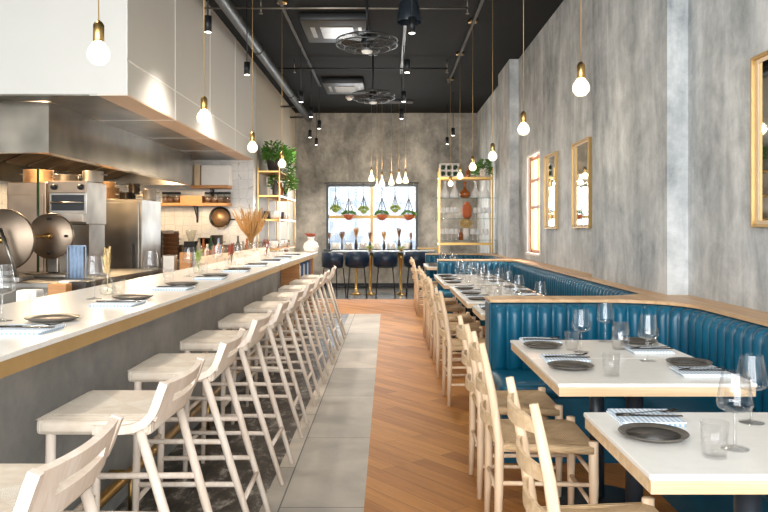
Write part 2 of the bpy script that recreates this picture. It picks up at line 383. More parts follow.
# ------------------------------------------------------------------ bar counter
XB,XBB,ZB,BY0,BY1=-1.028,-1.72,1.0,-1.6,11.0
bar=thing('bar_counter','long white topped bar counter with brass edge and grey concrete front','counter',(0,0,0))
MB().box(XBB,XB,BY0,BY1,ZB-.018,ZB,.003).build('counter_top','white_stone',bar)
m=MB(); m.box(XB-.025,XB-.002,BY0,BY1,ZB-.062,ZB-.018); m.box(XBB,XB-.025,BY1-.025,BY1-.002,ZB-.062,ZB-.018)
for D in (4.35,7.2): m.box(XB-.002,XB,D-.004,D+.004,ZB-.062,ZB-.018)
m.build('edge_band','brass_matte',bar)
MB().box(XBB+.08,-1.3,BY0,BY1-.15,0,ZB-.018).build('front_panel','concrete_bar',bar)
MB().box(XBB-.07,XBB,7.0,10.9,.9,1.075,.004).build('raised_ledge','oak_x',bar)
m=MB(); m.path([(-1.2,BY0,.2),(-1.2,9.0,.2)],.025,12); m.build('foot_rail','brass',bar)
for D in (.5,2.0,3.5,5.0,6.5,8.0): MB().path([(-1.3,D,.2),(-1.2,D,.2)],.012,8).path([(-1.2,D,.2),(-1.2,D,0)],.012,8).build('rail_bracket','brass',bar)
m=MB(); m.box(-1.3,-1.075,9.1,9.17,0,.938); m.box(-1.3,-1.08,9.17,10.8,.66,.69); m.box(-1.3,-1.08,10.8,10.84,0,.938)
m.build('cubby','shelf_wood',bar)
for i in range(9):
    y=9.3+i*.15; o=solo(MB().box(-.1,.1,-.018,.018,0,.19+.01*(i%3),.002),'menu_booklet','menu_blue' if i%3 else 'menu_white','%s upright menu booklet from the near end of the cubby under the bar end'%ORD[i],'menu',(-1.185,y,.69),'menu booklets in the bar cubby')
# ------------------------------------------------------------------ bar stools
def make_stool():
    t=thing('bar_stool','','stool',group='bar stools along the counter')
    m=MB(); nx=14; vs=[];fs=[]
    x0,x1,hw=-.205,.155,.205
    for i in range(nx+1):
        for j in range(nx+1):
            u=i/nx; v=j/nx; x=x0+(x1-x0)*u; y=-hw+2*hw*v
            a=abs(u-.5)*2; b=abs(v-.5)*2; e=max(a,b); z=.76-.01*(1-e)-(.012 if e>.99 else 0)+.004*abs(a-b)*0
            vs.append((x,y,z))
    for i in range(nx):
        for j in range(nx): a=i*(nx+1)+j; fs.append([a,a+nx+1,a+nx+2,a+1])
    m.add(vs,fs,True)
    m.box(x0,x1,-hw,hw,.7,.7495,.014)
    m.build('seat','rush_pale',t)
    for s in (-1,1):
        pts=[(-.02,s*.215,.722),(.06,s*.216,.722),(.105,s*.217,.728),(.14,s*.218,.745),(.163,s*.219,.77),(.176,s*.219,.8),(.19,s*.22,.84),(.2,s*.22,.866)]
        MB().sweep(pts,.022,.026).build('side_frame','stool_wood',t)
    # back board with a long slot, leaning
    m=MB(); M=Matrix.Translation((.16,0,.748))@Matrix.Rotation(math.radians(17),4,'Y')
    def bar(ya,yb,z0,z1,n):
        vs=[];fs=[]
        for k in range(n+1):
            y=ya+(yb-ya)*k/n; o=.02*(1-(y/.21)**2)
            for dx,z in ((-.008,z0),(.010,z0),(.010,z1),(-.008,z1)): vs.append(M@Vector((dx+o,y,z)))
        for k in range(n):
            for q in range(4): fs.append([k*4+q,k*4+(q+1)%4,k*4+4+(q+1)%4,k*4+4+q])
        fs+=[[3,2,1,0],[n*4+q for q in range(4)]]; m.add(vs,fs)
    bar(-.208,.208,.0,.05,16); bar(-.208,.208,.076,.122,16); bar(-.208,-.13,.05,.076,4); bar(.13,.208,.05,.076,4)
    m.build('backrest','stool_wood',t)
    for s in (-1,1):
        MB().path([(-.165,s*.182,.715),(-.172,s*.18,.35),(-.18,s*.178,0)],[.015,.016,.012],10).build('leg','stool_wood',t)
        MB().path([(.115,s*.2,.725),(.22,s*.188,.36),(.332,s*.176,0)],[.015,.016,.012],10).build('leg','stool_wood',t)
    m=MB()
    for s in (-1,1):
        for z in (.27,.45): m.tube((-.175+.006*z,s*.178,z),(.332-.3*z,s*(.176+.03*z),z),.011)
    for z in (.2,.38): m.tube((-.176,-.18,z),(-.176,.18,z),.011)
    m.tube((.332-.3*.2,-.18,.2),(.332-.3*.2,.18,.2),.011)
    m.build('stretcher','stool_wood',t)
    return t
KS=Kind(make_stool)
sd=[1.67,2.51,3.31,4.1,4.96,5.82,6.68,7.55,8.42,9.0+.28]
for i,D in enumerate(sd):
    KS.put((-.88 if i<9 else -.865,D,0),math.radians((0,-.5,1,-1,1,0,-1,1,0,1)[i]),'whitewashed wooden bar stool with woven seat, %s along the bar from the camera'%ORD[i])
# ------------------------------------------------------------------ dining chairs
def make_chair():
    t=thing('dining_chair','','chair',group='ladder back dining chairs')
    m=MB(); nx=12; vs=[];fs=[]
    for i in range(nx+1):
        for j in range(nx+1):
            u=i/nx; v=j/nx; x=-.19+.39*u; hw=.185+.035*u; y=-hw+2*hw*v
            a=abs(u-.5)*2; b=abs(v-.5)*2; e=max(a,b); z=.462-.016*(1-e)-(.012 if e>.99 else 0)-.01*math.sin(u*PI)
            vs.append((x,y,z))
    for i in range(nx):
        for j in range(nx): a=i*(nx+1)+j; fs.append([a,a+nx+1,a+nx+2,a+1])
    m.add(vs,fs,True)
    m.path([(-.18,-.175,.435),(.19,-.21,.435)],.02,8); m.path([(-.18,.175,.435),(.19,.21,.435)],.02,8); m.path([(.19,-.2,.43),(.19,.2,.43)],.02,8); m.path([(-.18,-.17,.43),(-.18,.17,.43)],.02,8)
    m.build('seat','rush_tan',t)
    for s in (-1,1):
        MB().path([(.19,s*.205,.468),(.192,s*.205,.3),(.19,s*.2,0)],[.02,.02,.013],10).build('leg','oak_z',t)
        MB().path([(-.2,s*.185,0),(-.192,s*.183,.25),(-.19,s*.183,.45),(-.22,s*.183,.66),(-.262,s*.182,.864)],[.013,.019,.02,.018,.013],10).build('rear_post','oak_z',t)
    for z,x in ((.80,-.249),(.665,-.222),(.535,-.202)):
        m=MB(); vs=[];n=12
        for k in range(n+1):
            y=-.185+.37*k/n; off=-.04*(1-(y/.185)**2); hh=.024*(1-.35*abs(y/.185)**3)
            for dx,dz in ((0,-hh),(.012,-hh),(.012,hh),(0,hh)): vs.append((x-.006+off+dx,y,z+dz))
        fs=[[3,2,1,0],[n*4+j for j in range(4)]]
        for k in range(n):
            for j in range(4): fs.append([k*4+j,k*4+(j+1)%4,k*4+4+(j+1)%4,k*4+4+j])
        m.add(vs,fs); m.build('slat','oak_x',t)
    m=MB()
    for s in (-1,1):
        for z in (.16,.29): m.tube((-.195,s*.184,z),(.19,s*.203,z),.009)
    for z in (.2,.33): m.tube((.19,-.2,z),(.19,.2,z),.009)
    m.tube((-.193,-.183,.24),(-.193,.183,.24),.009)
    m.build('stretcher','oak_z',t)
    return t
KC=Kind(make_chair)
cd=[2.21,3.27,3.90,5.85,6.9,7.62,8.55,9.4,11.85,12.5]
cl=['at the nearest table, nearest to the camera','at the near half of the double table','at the far half of the double table']
for i,D in enumerate(cd):
    lab='pale oak ladder back chair '+(cl[i] if i<3 else 'beyond the partition, %s along that row from the camera'%ORD[i-3])
    KC.put((.652,D,0),math.radians([1,-1,0,2,-3,2,0,-2,1,0][i]),lab)
# ------------------------------------------------------------------ tables
def make_table():
    t=thing('dining_table','','table',group='white topped dining tables')
    MB().box(0,.755,0,.56,.735,.75,.003).build('table_top','white_stone',t)
    m=MB(); m.box(.004,.751,.004,.556,.7,.735,.002); m.build('edge_band','oak_x',t)
    m=MB(); m.lathe([(.036,.012),(.036,.7)],(.38,.28,0),20); m.box(.16,.6,.25,.31,.688,.6999); m.build('column','dark_column',t)
    MB().lathe([(.24,0),(.24,.008),(.22,.014),(.04,.03)],(.38,.28,0),28).build('base_plate','black_metal',t)
    return t
KT=Kind(make_table)
TB=[(.625,1.79,'nearest to the camera, cut off by the right edge'),(.645,2.84,'near half of the joined pair'),(.645,3.403,'far half of the joined pair'),
    (.645,5.22,'just beyond the teal partition'),(.63,6.02,'second beyond the partition'),(.63,6.583,'third beyond the partition'),(.63,7.146,'fourth beyond the partition'),
    (.59,7.95,'fifth beyond the partition'),(.59,8.513,'sixth beyond the partition'),(.59,9.1,'seventh beyond the partition'),(.6,11.6,'nearer of the two in the farthest booth'),(.6,12.2,'farther of the two in the farthest booth')]
for k,(x,y,l) in enumerate(TB):
    o=KT.put((x,y,0),0,'white topped oak edged table, '+l)
    if k==0: o.scale=(1,1.09,1)
    elif k==1: pass
# ------------------------------------------------------------------ tableware
def lathe_obj(name,prof,mat,label,cat,group,n=20,caps=False):
    m=MB(); m.lathe(prof,(0,0,0),n,caps=caps); return solo(m,name,mat,label,cat,group=group)
def make_wine(g='glass'):
    t=thing('wine_glass','','glass',group='stemmed wine glasses')
    MB().lathe([(.036,0),(.036,.002),(.012,.005),(.004,.012),(.0035,.09),(.008,.097)],n=20).build('stem',g,t)
    MB().lathe([(.0015,.095),(.03,.102),(.042,.109),(.0465,.118),(.0465,.125),(.033,.206)],n=24,caps=False).build('bowl',g,t)
    return t
KW=Kind(make_wine)
KU=Kind(lambda: lathe_obj('tumbler',[(.0015,.006),(.027,.006),(.034,.09),(.036,.09),(.03,0),(.0015,0)],'tumbler_glass','','glass','water tumblers',20))
def make_plate():
    t=thing('plate','','plate',group='dark stoneware plates')
    MB().lathe([(.06,0),(.075,.004),(.093,.012),(.096,.015),(.093,.017),(.074,.009)],n=32,caps=False).build('rim','plate_rim',t)
    MB().lathe([(.06,0),(.075,.0085)],n=32).build('well','ceramic_dark',t)
    return t
KP=Kind(make_plate)
def make_napkin():
    m=MB(); m.box(-.095,.095,-.085,.085,0,.006,.002); m.box(-.09,.1,-.08,.088,.006,.012,.002)
    return solo(m,'napkin','gingham','','napkin',group='blue gingham napkins')
KN=Kind(make_napkin)
def make_fork():
    m=MB(); m.path([(-.1,0,.003),(-.02,0,.004),(.04,0,.008),(.06,0,.005)],[.005,.0025,.003,.008],8,flat=.4)
    for k in (-1.5,-.5,.5,1.5): m.path([(.058,k*.0045,.005),(.08,k*.005,.006),(.1,k*.005,.011)],.0016,5)
    return solo(m,'fork','cutlery','','fork',group='dark metal forks')
def make_knife():
    m=MB(); m.path([(-.1,0,.004),(-.01,0,.004)],[.006,.0045],8,flat=.5); m.box(-.012,.1,-.007,.006,.002,.005,.001)
    return solo(m,'table_knife','cutlery','','knife',group='dark metal knives')
KF=Kind(make_fork); KK=Kind(make_knife)
def setting(zs,plate,nap,tum,wine,rz,where):
    if plate: KP.put((plate[0],plate[1],zs),0,'dark stoneware plate '+where)
    if nap:
        KN.put((nap[0],nap[1],zs),rz+math.radians(random.uniform(-3,3)),'folded blue gingham napkin '+where)
        KF.put((nap[0]+.012,nap[1]+.022,zs+.012),rz+.15,'dark fork on the napkin '+where)
        KK.put((nap[0]+.01,nap[1]-.014,zs+.012),rz-.05,'dark knife on the napkin '+where)
    if tum: KU.put((tum[0],tum[1],zs),0,'clear water tumbler '+where)
    if wine: KW.put((wine[0],wine[1],zs),0,'stemmed wine glass '+where)
Z=.75
setting(Z,(.747,2.113),(.79,2.31),(.84,1.93),(.925,2.0),0,'on the aisle side of the nearest table')
setting(Z,None,None,(1.17,2.16),(1.10,2.27),0,'on the bench side of the nearest table')
setting(Z,(.769,3.16),(.79,3.36),(.89,2.99),None,0,'on the aisle side of the double table, near half')
setting(Z,(.768,3.72),(.79,3.895),(.89,3.63),(.92,3.57),0,'on the aisle side of the double table, far half')
setting(Z,(1.30,3.24),(1.27,3.05),None,(1.154,3.33),PI,'on the bench side of the double table, near half')
setting(Z,(1.29,3.86),(1.25,3.60),(1.31,3.73),(1.13,3.9),PI,'on the bench side of the double table, far half')
solo(MB().lathe([(.0015,.006),(.035,.006),(.042,.06),(.034,.13),(.036,.13),(.045,.06),(.038,0),(.0015,0)],n=24,caps=False),'water_carafe','glass','short clear glass carafe at the middle of the double table','carafe',(1.135,3.66,Z))
wn=['first','second','third','fourth','fifth','sixth','seventh','eighth','ninth']
for (x,y,_),l in zip(TB[3:],wn):
    setting(Z,(x+.12,y+.2,),(x+.13,y+.43),(x+.27,y+.14),(x+.30,y+.33),0,'on the aisle side, %s table beyond the partition'%l)
    setting(Z,(x+.62,y+.36),(x+.60,y+.14),(x+.49,y+.4),(x+.46,y+.22),PI,'on the bench side, %s table beyond the partition'%l)
for k in range(10):
    D=1.88+.86*k; w='on the bar before the %s stool from the camera'%ORD[k]
    setting(ZB,(-1.225,D),(-1.2,D-.27),(-1.345,D+.14),(-1.41,D+.0),0,w)
# dried stalk bottles on the bar
def flask(label,loc,mat,k,hgt,spread,glass='smoke_glass',leafy=False):
    t=thing('flower_vase',label,'vase',loc)
    MB().lathe([(.0015,.004),(.03,.004),(.042,.02),(.036,.05),(.014,.085),(.013,.12),(.017,.125)],n=20,caps=False).build('bottle',glass,t)
    m=MB()
    for i in range(k):
        a=random.uniform(0,2*PI); r=spread*random.random(); tx,ty=r*math.cos(a),r*math.sin(a); z=hgt*random.uniform(.75,1)
        m.path([(tx*.1,ty*.1,.02),(tx*.15,ty*.15,.11),(tx*.6,ty*.6,z*.7),(tx,ty,z)],[.001,.0012,.002,.004],4)
        for q in range(6): 
            f=.55+.45*q/6; m.blade((tx*f,ty*f,z*f),(random.uniform(-1,1),random.uniform(-1,1),1.4),.03,.012 if leafy else .006)
    m.build('stalks',mat,t); return t
flask('clear bottle of pale dried stalks behind the third bar setting',(-1.42,3.80,ZB),'straw',16,.25,.025)
flask('clear bottle with wispy yellow green sprigs behind the fifth bar setting',(-1.42,5.62,ZB),'leaf_pale',8,.2,.05,leafy=True)
flask('small bottle of dark red flowers behind the sixth bar setting',(-1.46,7.0,ZB),'dried_red',14,.2,.06,leafy=True)
flask('small bottle with dark red flowers near the far end of the bar',(-1.45,8.95,ZB),'dried_red',12,.22,.05,leafy=True)
# ------------------------------------------------------------------ banquettes and ledge
LZ=.893; LT=.02; LX=1.80
def arc(cx,cy,r,a0,a1,n=10): return [(cx+r*math.cos(a0+(a1-a0)*i/n),cy+r*math.sin(a0+(a1-a0)*i/n)) for i in range(n+1)]
parts=[(4.71,4.98,.64),(10.8,11.07,.72),(13.4,13.67,.68)]
m=MB()
prev=FY+.02
for a,b,xl in parts:
    m.box(xl,LX,a,b,LZ-LT,LZ,.004); R=.42
    m.prism([(LX,a)]+arc(LX-R,a-R,R,PI/2,0),LZ-LT,LZ)
    if b<13.5: m.prism([(LX,b)]+arc(LX-R,b+R,R,0,-PI/2),LZ-LT,LZ)
for a,b,xw in ((FY+.02,5.05,WR),(5.05,6.9,1.88),(6.9,11.6,WR),(11.6,12.8,1.88),(12.8,13.67,WR)): m.box(LX,xw,a,b,LZ-LT,LZ)
solo(m,'banquette_ledge','ledge_wood','pale oak ledge topping the teal banquettes along the right wall','ledge')
def channels(path,closed_top=True,w=.095,z0=.46,z1=.868):
    # path: list of (x,y) points walked so that the booth interior lies to the right hand
    P=[Vector(p) for p in path]; L=[0]
    for i in range(1,len(P)): L.append(L[-1]+(P[i]-P[i-1]).length)
    tot=L[-1]; nch=max(1,round(tot/w)); per=8; vs=[];fs=[]; zz=[(z0,.75),(z0+.03,1),(z1-.07,1.05),(z1-.03,.92),(z1-.008,.6),(z1,.15)]
    n=nch*per
    for i in range(n+1):
        s=tot*i/n
        k=max(j for j in range(len(L)) if L[j]<=s+1e-9); k=min(k,len(P)-2)
        u=(s-L[k])/(L[k+1]-L[k]); p=P[k].lerp(P[k+1],u); t=(P[k+1]-P[k]).normalized()
        # smooth the tangent
        t0=(P[k]-P[k-1]).normalized() if k>0 else t; t1=(P[k+2]-P[k+1]).normalized() if k+2<len(P) else t
        tt=((t0+t)*(1-u)+(t+t1)*u).normalized(); nn=Vector((tt.y,-tt.x))
        ph=(i%per)/per; b=.03+.05*math.sqrt(abs(math.sin(PI*ph)))
        for z,f in zz: q=p+nn*b*f; vs.append((q.x,q.y,z))
        vs.append((p.x,p.y,z1))
    c=len(zz)+1
    for i in range(n):
        for j in range(c-1): a=i*c+j; fs.append([a,a+1,a+c+1,a+c])
    mb=MB(); mb.add(vs,fs,True); return mb
def booth(label,ya,yb,pn,back,rear=None):
    t=thing('banquette',label,'banquette',group='teal channel tufted banquettes'); a,b,xl=parts[pn]; o=.015
    R=.42-o
    path=[(xl+.01,a+o),(LX-.42,a+o)]+arc(LX-.42,a-.42,.42+o,PI/2,0,8)[1:]
    x=LX+o
    if rear is None: path+=[(x,ya)]
    else:
        rb,rxl=rear; path+=arc(LX-.42,rb+.42,.42+o,0,-PI/2,8)+[(rxl+.01,rb-o)]
    channels(path).build('back_cushion','teal_leather',t)
    m=MB(); m.box(xl,LX-.1,a+.03,b-.03,0,LZ-LT,.01); m.build('partition','teal_leather',t)
    m=MB(); m.box(xl-.005,LX-.03,a-.47,a-.02,.37,.465,.04,seg=4)
    y0=ya if rear is None else rear[0]+.47
    m.box(1.32,LX-.01,y0,a-.475,.37,.465,.04,seg=4)
    if rear is not None: m.box(rear[1],LX-.03,rear[0]+.02,rear[0]+.465,.37,.465,.04,seg=4)
    m.build('seat_cushion','teal_leather',t)
    m=MB(); m.box(xl+.01,LX-.03,a-.43,a-.0,.0,.38); m.box(1.37,LX+.04,y0+.01,a-.43,0,.38)
    m.build('base','teal_leather',t)
    m=MB(); m.box(LX+.03,LX+.07,(ya if rear is None else rear[0]),a,.38,LZ-LT-.002); m.build('backboard','black_metal',t)
booth('near teal channel tufted corner banquette facing the nearest dining tables',FY+.02,4.7,0,None)
booth('long teal channel tufted banquette beyond the first partition, under the mirrors',5.0,10.8,1,None,(4.98,.64))
booth('farthest teal channel tufted banquette in front of the brass glass rack',11.1,13.4,2,None,(11.07,.72))
# ------------------------------------------------------------------ mirrors
def mirror(D0,D1,z0,z1,x,label):
    t=thing('framed_mirror',label,'mirror',(x,(D0+D1)/2,z0),group='brass framed mirrors on the right wall'); w=(D1-D0)/2; h=z1-z0; f=.016
    m=MB()
    for a,b,c,d in ((-w,-w+f,0,h),(w-f,w,0,h),(-w+f,w-f,0,f),(-w+f,w-f,h-f,h)): m.box(-.04,0,a,b,c,d,.002)
    m.build('frame','brass_matte',t)
    m=MB(); g=.02
    for a,b,c,d in ((-w+f,-w+f+g,f,h-f),(w-f-g,w-f,f,h-f),(-w+f+g,w-f-g,f,f+g),(-w+f+g,w-f-g,h-f-g,h-f)): m.box(-.014,0,a,b,c,d)
    m.build('mat_border','cardboard',t)
    MB().box(-.01,-.001,-w+f+g,w-f-g,f+g,h-f-g).build('mirror_glass','mirror',t)
mirror(8.9,9.52,1.336,2.26,WR,'brass framed mirror nearest the side window, farthest of the three')
mirror(7.42,8.1,1.345,2.25,WR,'middle brass framed mirror on the grey wall')
mirror(3.42,4.1,1.345,2.27,WR,'brass framed mirror cut off by the right edge of the picture')
# ------------------------------------------------------------------ pendants
LIGHTS=[]
def lamp(loc,e,c=(1,.85,.66),r=.03):
    l=bpy.data.lights.new('bulb_light','POINT'); l.energy=e; l.color=c; l.shadow_soft_size=r; o=bpy.data.objects.new('bulb_light',l); COL.objects.link(o); o.location=loc; LIGHTS.append(o); return o
def pendant(x,D,zb,label,group,scale=.85,zc=CEIL,e=8):
    t=thing('pendant_lamp',label,'lamp',(x,D,zb),group=group); s=scale
    MB().lathe([(.001,-.062*s),(.03*s,-.056*s),(.052*s,-.03*s),(.056*s,-.005*s),(.05*s,.02*s),(.034*s,.042*s),(.022*s,.06*s)],n=20).build('bulb','bulb_glow',t)
    m=MB(); m.lathe([(.024*s,.055*s),(.027*s,.06*s),(.027*s,.14*s),(.018*s,.155*s),(.006*s,.165*s)],n=20); m.build('socket','brass',t)
    MB().path([(0,0,.16*s),(0,0,zc-zb-.02)],.0028,6).build('cord','brass_matte',t)
    MB().lathe([(.055,zc-zb-.03),(.06,zc-zb-.026),(.06,zc-zb)],n=20).build('canopy','brass',t)
    MB().path([(-.012*s,0,.04*s),(-.014*s,0,-.02*s),(0,0,-.03*s),(.014*s,0,-.02*s),(.012*s,0,.04*s)],.003*s,5).build('filament','filament',t)
    l=lamp((0,0,-.0),e); l.parent=t
for k,(px,D) in enumerate(((98.6,3.22),(204,5.05),(252.5,6.9),(282,8.65))):
    pendant((px-388)*D/F,D,2.092,'brass and glass bulb pendant over the bar, %s from the camera'%ORD[k],'bulb pendants over the bar')
for k,(px,D,z) in enumerate(((581,4.16,2.124),(523.5,5.94,2.13),(492.6,7.9,2.105),(472.7,9.45,2.12),(460,11.2,2.13),(450.5,13.1,2.13))):
    pendant((px-388)*D/F,D,z,'brass and glass bulb pendant over the banquettes, %s from the camera'%ORD[k],'bulb pendants over the banquettes')
# cluster over the back table
def pear(px,py,label,D=15.3):
    x,_,z=at(px,py,D); t=thing('cluster_pendant',label,'lamp',(x,D,z),group='pendant cluster before the back window')
    MB().lathe([(.03,-.09),(.06,-.075),(.062,-.04),(.045,.01),(.022,.06),(.014,.13),(.01,.15)],n=18).build('bulb','bulb_glow',t)
    MB().lathe([(.012,.13),(.018,.14),(.018,.19),(.006,.2)],n=14).build('socket','brass',t)
    MB().path([(0,0,.19),(0,0,CEIL-.05-z)],.0035,5).build('cord','brass_matte',t)
    l=lamp((0,0,-.03),10); l.parent=t
for k,(px,py) in enumerate(((371.5,177),(377,187),(382,182),(391.4,181),(399,179),(405.6,179))):
    pear(px,py,'pear shaped glowing glass pendant in the back cluster, %s from the left'%ORD[k],15.3+.12*(k%2))
solo(MB().box(-.5,.5,-.1,.16,0,.05,.01),'pendant_canopy','duct_paint','long dark ceiling canopy above the back pendant cluster','canopy',(.01,15.3,CEIL-.05))
# cylinder spots
def make_spot():
    t=thing('cylinder_spotlight','','lamp',group='black cylinder spotlights')
    MB().lathe([(.035,0),(.035,.145),(.01,.15)],n=18).build('housing','black_metal',t)
    MB().lathe([(.028,-.002),(.028,.002)],n=18).build('lens','spot_lens',t)
    MB().path([(0,0,.15),(0,0,CEIL-3.13)],.006,6).build('rod','duct_paint',t)
    return t
KSp=Kind(make_spot); SP=[]
for r,(x,ds,nm) in enumerate(((-1.64,(6.83,8.72,14.7,16.0),'in the row along the soffit'),(-1.23,(10.6,12.0,13.4),'on the track left of the fans'),(.22,(6.87,8.6,10.57,12.2),'in the row right of the fans'),(1.25,(14.4,15.85),'behind the brass rack'))):
    for k,D in enumerate(ds):
        KSp.put((x if D<14 or x>0 else -1.53,D,3.13),0,'black cylinder spotlight %s, %s from the camera'%(nm,ORD[k])); SP.append((x if D<14 or x>0 else -1.53,D,3.11))
for k,(x,D) in enumerate(((-1.64,1.5),(-1.64,3.3),(-1.64,5.0),(.22,1.6),(.22,3.4),(.22,5.1))):  # spotlights added out of view to even out the downlight
    KSp.put((x,D,3.13),0,'added black cylinder spotlight near the camera %s, %s from the front'%('along the bar' if x<0 else 'over the aisle',ORD[k%3])); SP.append((x,D,3.11))
for p in SP:
    l=bpy.data.lights.new('spot_beam','SPOT'); l.energy=(75 if p[1]>6 else 26)*(.65 if p[0]==.22 else 1); l.spot_size=math.radians(110); l.spot_blend=.8; l.color=(1,.92,.83); l.shadow_soft_size=.06
    o=bpy.data.objects.new('spot_beam',l); COL.objects.link(o); o.location=p
# ------------------------------------------------------------------ ceiling fittings
m=MB(); m.path([(-1.72,FY+.2,3.72),(-1.72,16.3,3.72)],.07,16)
for D in (3,6.5,9.9,13.2): m.path([(-1.72,D,3.72),(-1.72,D+.03,3.72)],.08,16)
for D in (14.6,16.0): m.path([(-2.09,D,3.72),(-1.72,D,3.72)],.02,8)
solo(m,'ceiling_duct','duct_paint','long round dark duct under the ceiling beside the soffit','duct')
for x,a,b,l in ((-1.23,FY+.3,13.6,'left of the fans'),(.22,FY+.3,12.5,'right of the fans'),(1.07,FY+.3,13.3,'above the banquettes')):
    m=MB(); m.box(x-.02,x+.02,a,b,CEIL-.045,CEIL-.001); solo(m,'light_track','duct_paint','dark ceiling light track '+l,'track',group='ceiling tracks')
for D,x0,x1,mt,l in ((8.5,-2.08,.9,'steel_light','thin pale sprinkler pipe crossing the ceiling before the first fan'),(11.7,-1.75,.92,'black_metal','thin dark sprinkler pipe crossing the ceiling between the fans')):
    t=thing('sprinkler_pipe',l,'pipe',(0,0,0)); z=3.84
    MB().path([(x0,D,z),(x1,D,z)],.012,8).build('pipe',mt,t)
    for x in (x1,(-1.44 if D<9 else -1.46)):
        m=MB(); m.path([(x,D,z+.01),(x,D,z-.05)],.01,8); m.lathe([(.022,-.066),(.022,-.06),(.01,-.05)],(x,D,z),12); m.path([(x,D,z+.012),(x,D,CEIL)],.008,6); m.build('sprinkler_head','pot_metal',t)
def fan(px,D,label):
    x=(px-388)*D/F; z=H+ (184 if D<9 else 131)*D/F; t=thing('ceiling_fan',label,'fan',(x,D,z),group='caged ceiling fans'); R=.325
    m=MB(); m.path([(0,0,.1),(0,0,CEIL-z)],.014,8); m.lathe([(.07,CEIL-z-.03),(.07,CEIL-z)],n=16); m.build('rod','black_metal',t)
    MB().lathe([(.03,-.03),(.06,-.02),(.07,.03),(.05,.1),(.02,.12)],n=18).build('motor','black_metal',t)
    m=MB()
    for rr,zz in ((R,.0),(R,.05),(R*.75,-.04),(R*.75,.085),(R*.4,-.06),(R*.4,.1)):
        m.path([(rr*math.cos(2*PI*k/36),rr*math.sin(2*PI*k/36),zz) for k in range(36)],.004 if rr<R else .008,5,closed=True)
    for k in range(28):
        a=2*PI*k/28; c,s=math.cos(a),math.sin(a)
        m.path([(.06*c,.06*s,-.065),(R*.4*c,R*.4*s,-.06),(R*.75*c,R*.75*s,-.04),(R*c,R*s,0),(R*c,R*s,.05),(R*.75*c,R*.75*s,.085),(R*.4*c,R*.4*s,.1),(.05*c,.05*s,.105)],.0022,4)
    m.build('cage','cage_metal',t)
    for k in range(4):
        a=2*PI*k/4+.3; M=Matrix.Rotation(a,4,'Z')@Matrix.Rotation(.3,4,'X')
        b=MB(); b.add([M@Vector(p) for p in ((.05,-.03,.015),(.27,-.07,.015),(.285,.05,.015),(.05,.03,.015),(.05,-.03,.02),(.27,-.07,.02),(.285,.05,.02),(.05,.03,.02))],[[3,2,1,0],[4,5,6,7],[0,1,5,4],[1,2,6,5],[2,3,7,6],[3,0,4,7]]); b.build('blade','black_metal',t)
    MB().lathe([(.001,-.09),(.05,-.085),(.065,-.062)],n=18).build('badge','ceramic_white',t)
fan(367,8.0,'near caged round ceiling fan with dark blades'); fan(373,11.2,'far caged round ceiling fan with dark blades')
def cassette(x0,x1,y0,y1,label):
    t=thing('air_conditioner',label,'air conditioner',((x0+x1)/2,(y0+y1)/2,CEIL),group='ceiling cassettes'); w=(x1-x0)/2; d=(y1-y0)/2
    MB().box(-w,w,-d,d,-.1,0,.02).build('casing','duct_paint',t)
    MB().box(-w*.45,w*.55,-d*.5,d*.5,-.112,-.1,.004).build('grille','pot_metal',t)
    MB().box(-w*.75,-w*.62,-d*.45,d*.45,-.106,-.1).build('louver','pot_metal',t); MB().box(w*.7,w*.8,-d*.45,d*.45,-.106,-.1).build('louver','pot_metal',t)
cassette(-1.08,-.25,9.1,10.2,'near ceiling air conditioning cassette behind the first fan'); cassette(-1.15,-.42,13.0,14.1,'far ceiling air conditioning cassette behind the second fan')
solo(MB().lathe([(.03,-.09),(.08,-.04),(.08,0)],n=18),'smoke_detector','ceramic_white','small pale cone detector on the ceiling near the back wall','detector',(-.76,14.8,CEIL))
t=thing('dome_pendant','large black bell shaped pendant at the top of the picture','lamp',(.213,7.6,3.43))
MB().lathe([(.125,0),(.128,.01),(.118,.09),(.095,.19),(.06,.26),(.02,.3),(.01,.31)],n=28,caps=False).build('shade','dark_column',t)
MB().path([(0,0,.3),(0,0,CEIL-3.43)],.006,6).build('cord','black_metal',t)
# ------------------------------------------------------------------ back table, navy stools
tb=thing('high_table','long grey high table before the back window on brass pedestals','table',(0,15.35,0))
MB().box(-1.15,.95,-.3,.3,.86,.89,.004).build('table_top','concrete_bar',tb)
for x in (-.65,-.36,.26):
    m=MB(); m.lathe([(.12,0),(.12,.015),(.03,.04),(.028,.5),(.05,.72),(.085,.86)],(x,-.05,0),20); m.build('pedestal','brass',tb)
def make_navy():
    t=thing('barrel_stool','','stool',group='navy barrel bar stools')
    m=MB(); n=24; vs=[];fs=[]
    for i in range(n+1):
        a=math.radians(-205+230*i/n); 
        for r,z in ((.2,.6),(.235,.61),(.245,.75),(.24,.895),(.22,.905),(.205,.89),(.2,.75),(.19,.63)): 
            zz=z if z<.8 else z-.06*max(0,(abs(i-n/2)/(n/2))-.4)
            vs.append((r*math.cos(a),r*math.sin(a),zz))
    for i in range(n):
        for j in range(8): fs.append([i*8+j,i*8+(j+1)%8,(i+1)*8+(j+1)%8,(i+1)*8+j])
    fs.append(list(range(8))[::-1]); fs.append([n*8+j for j in range(8)])
    m.add(vs,fs,True); m.build('backrest','navy_leather',t)
    MB().lathe([(.15,.58),(.19,.59),(.195,.64),(.18,.665),(.1,.67)],n=24).build('seat','navy_leather',t)
    for sx in (-1,1):
        for sy in (-1,1): MB().path([(sx*.14,sy*.14,.585),(sx*.19,sy*.18,0)],.011,8).build('leg','black_metal',t)
    m=MB(); q=.178; z=.2
    m.path([(q,q-.01,z),(-q,q-.01,z),(-q,-q+.01,z),(q,-q+.01,z)],.008,6,closed=True); m.build('foot_ring','black_metal',t)
    return t
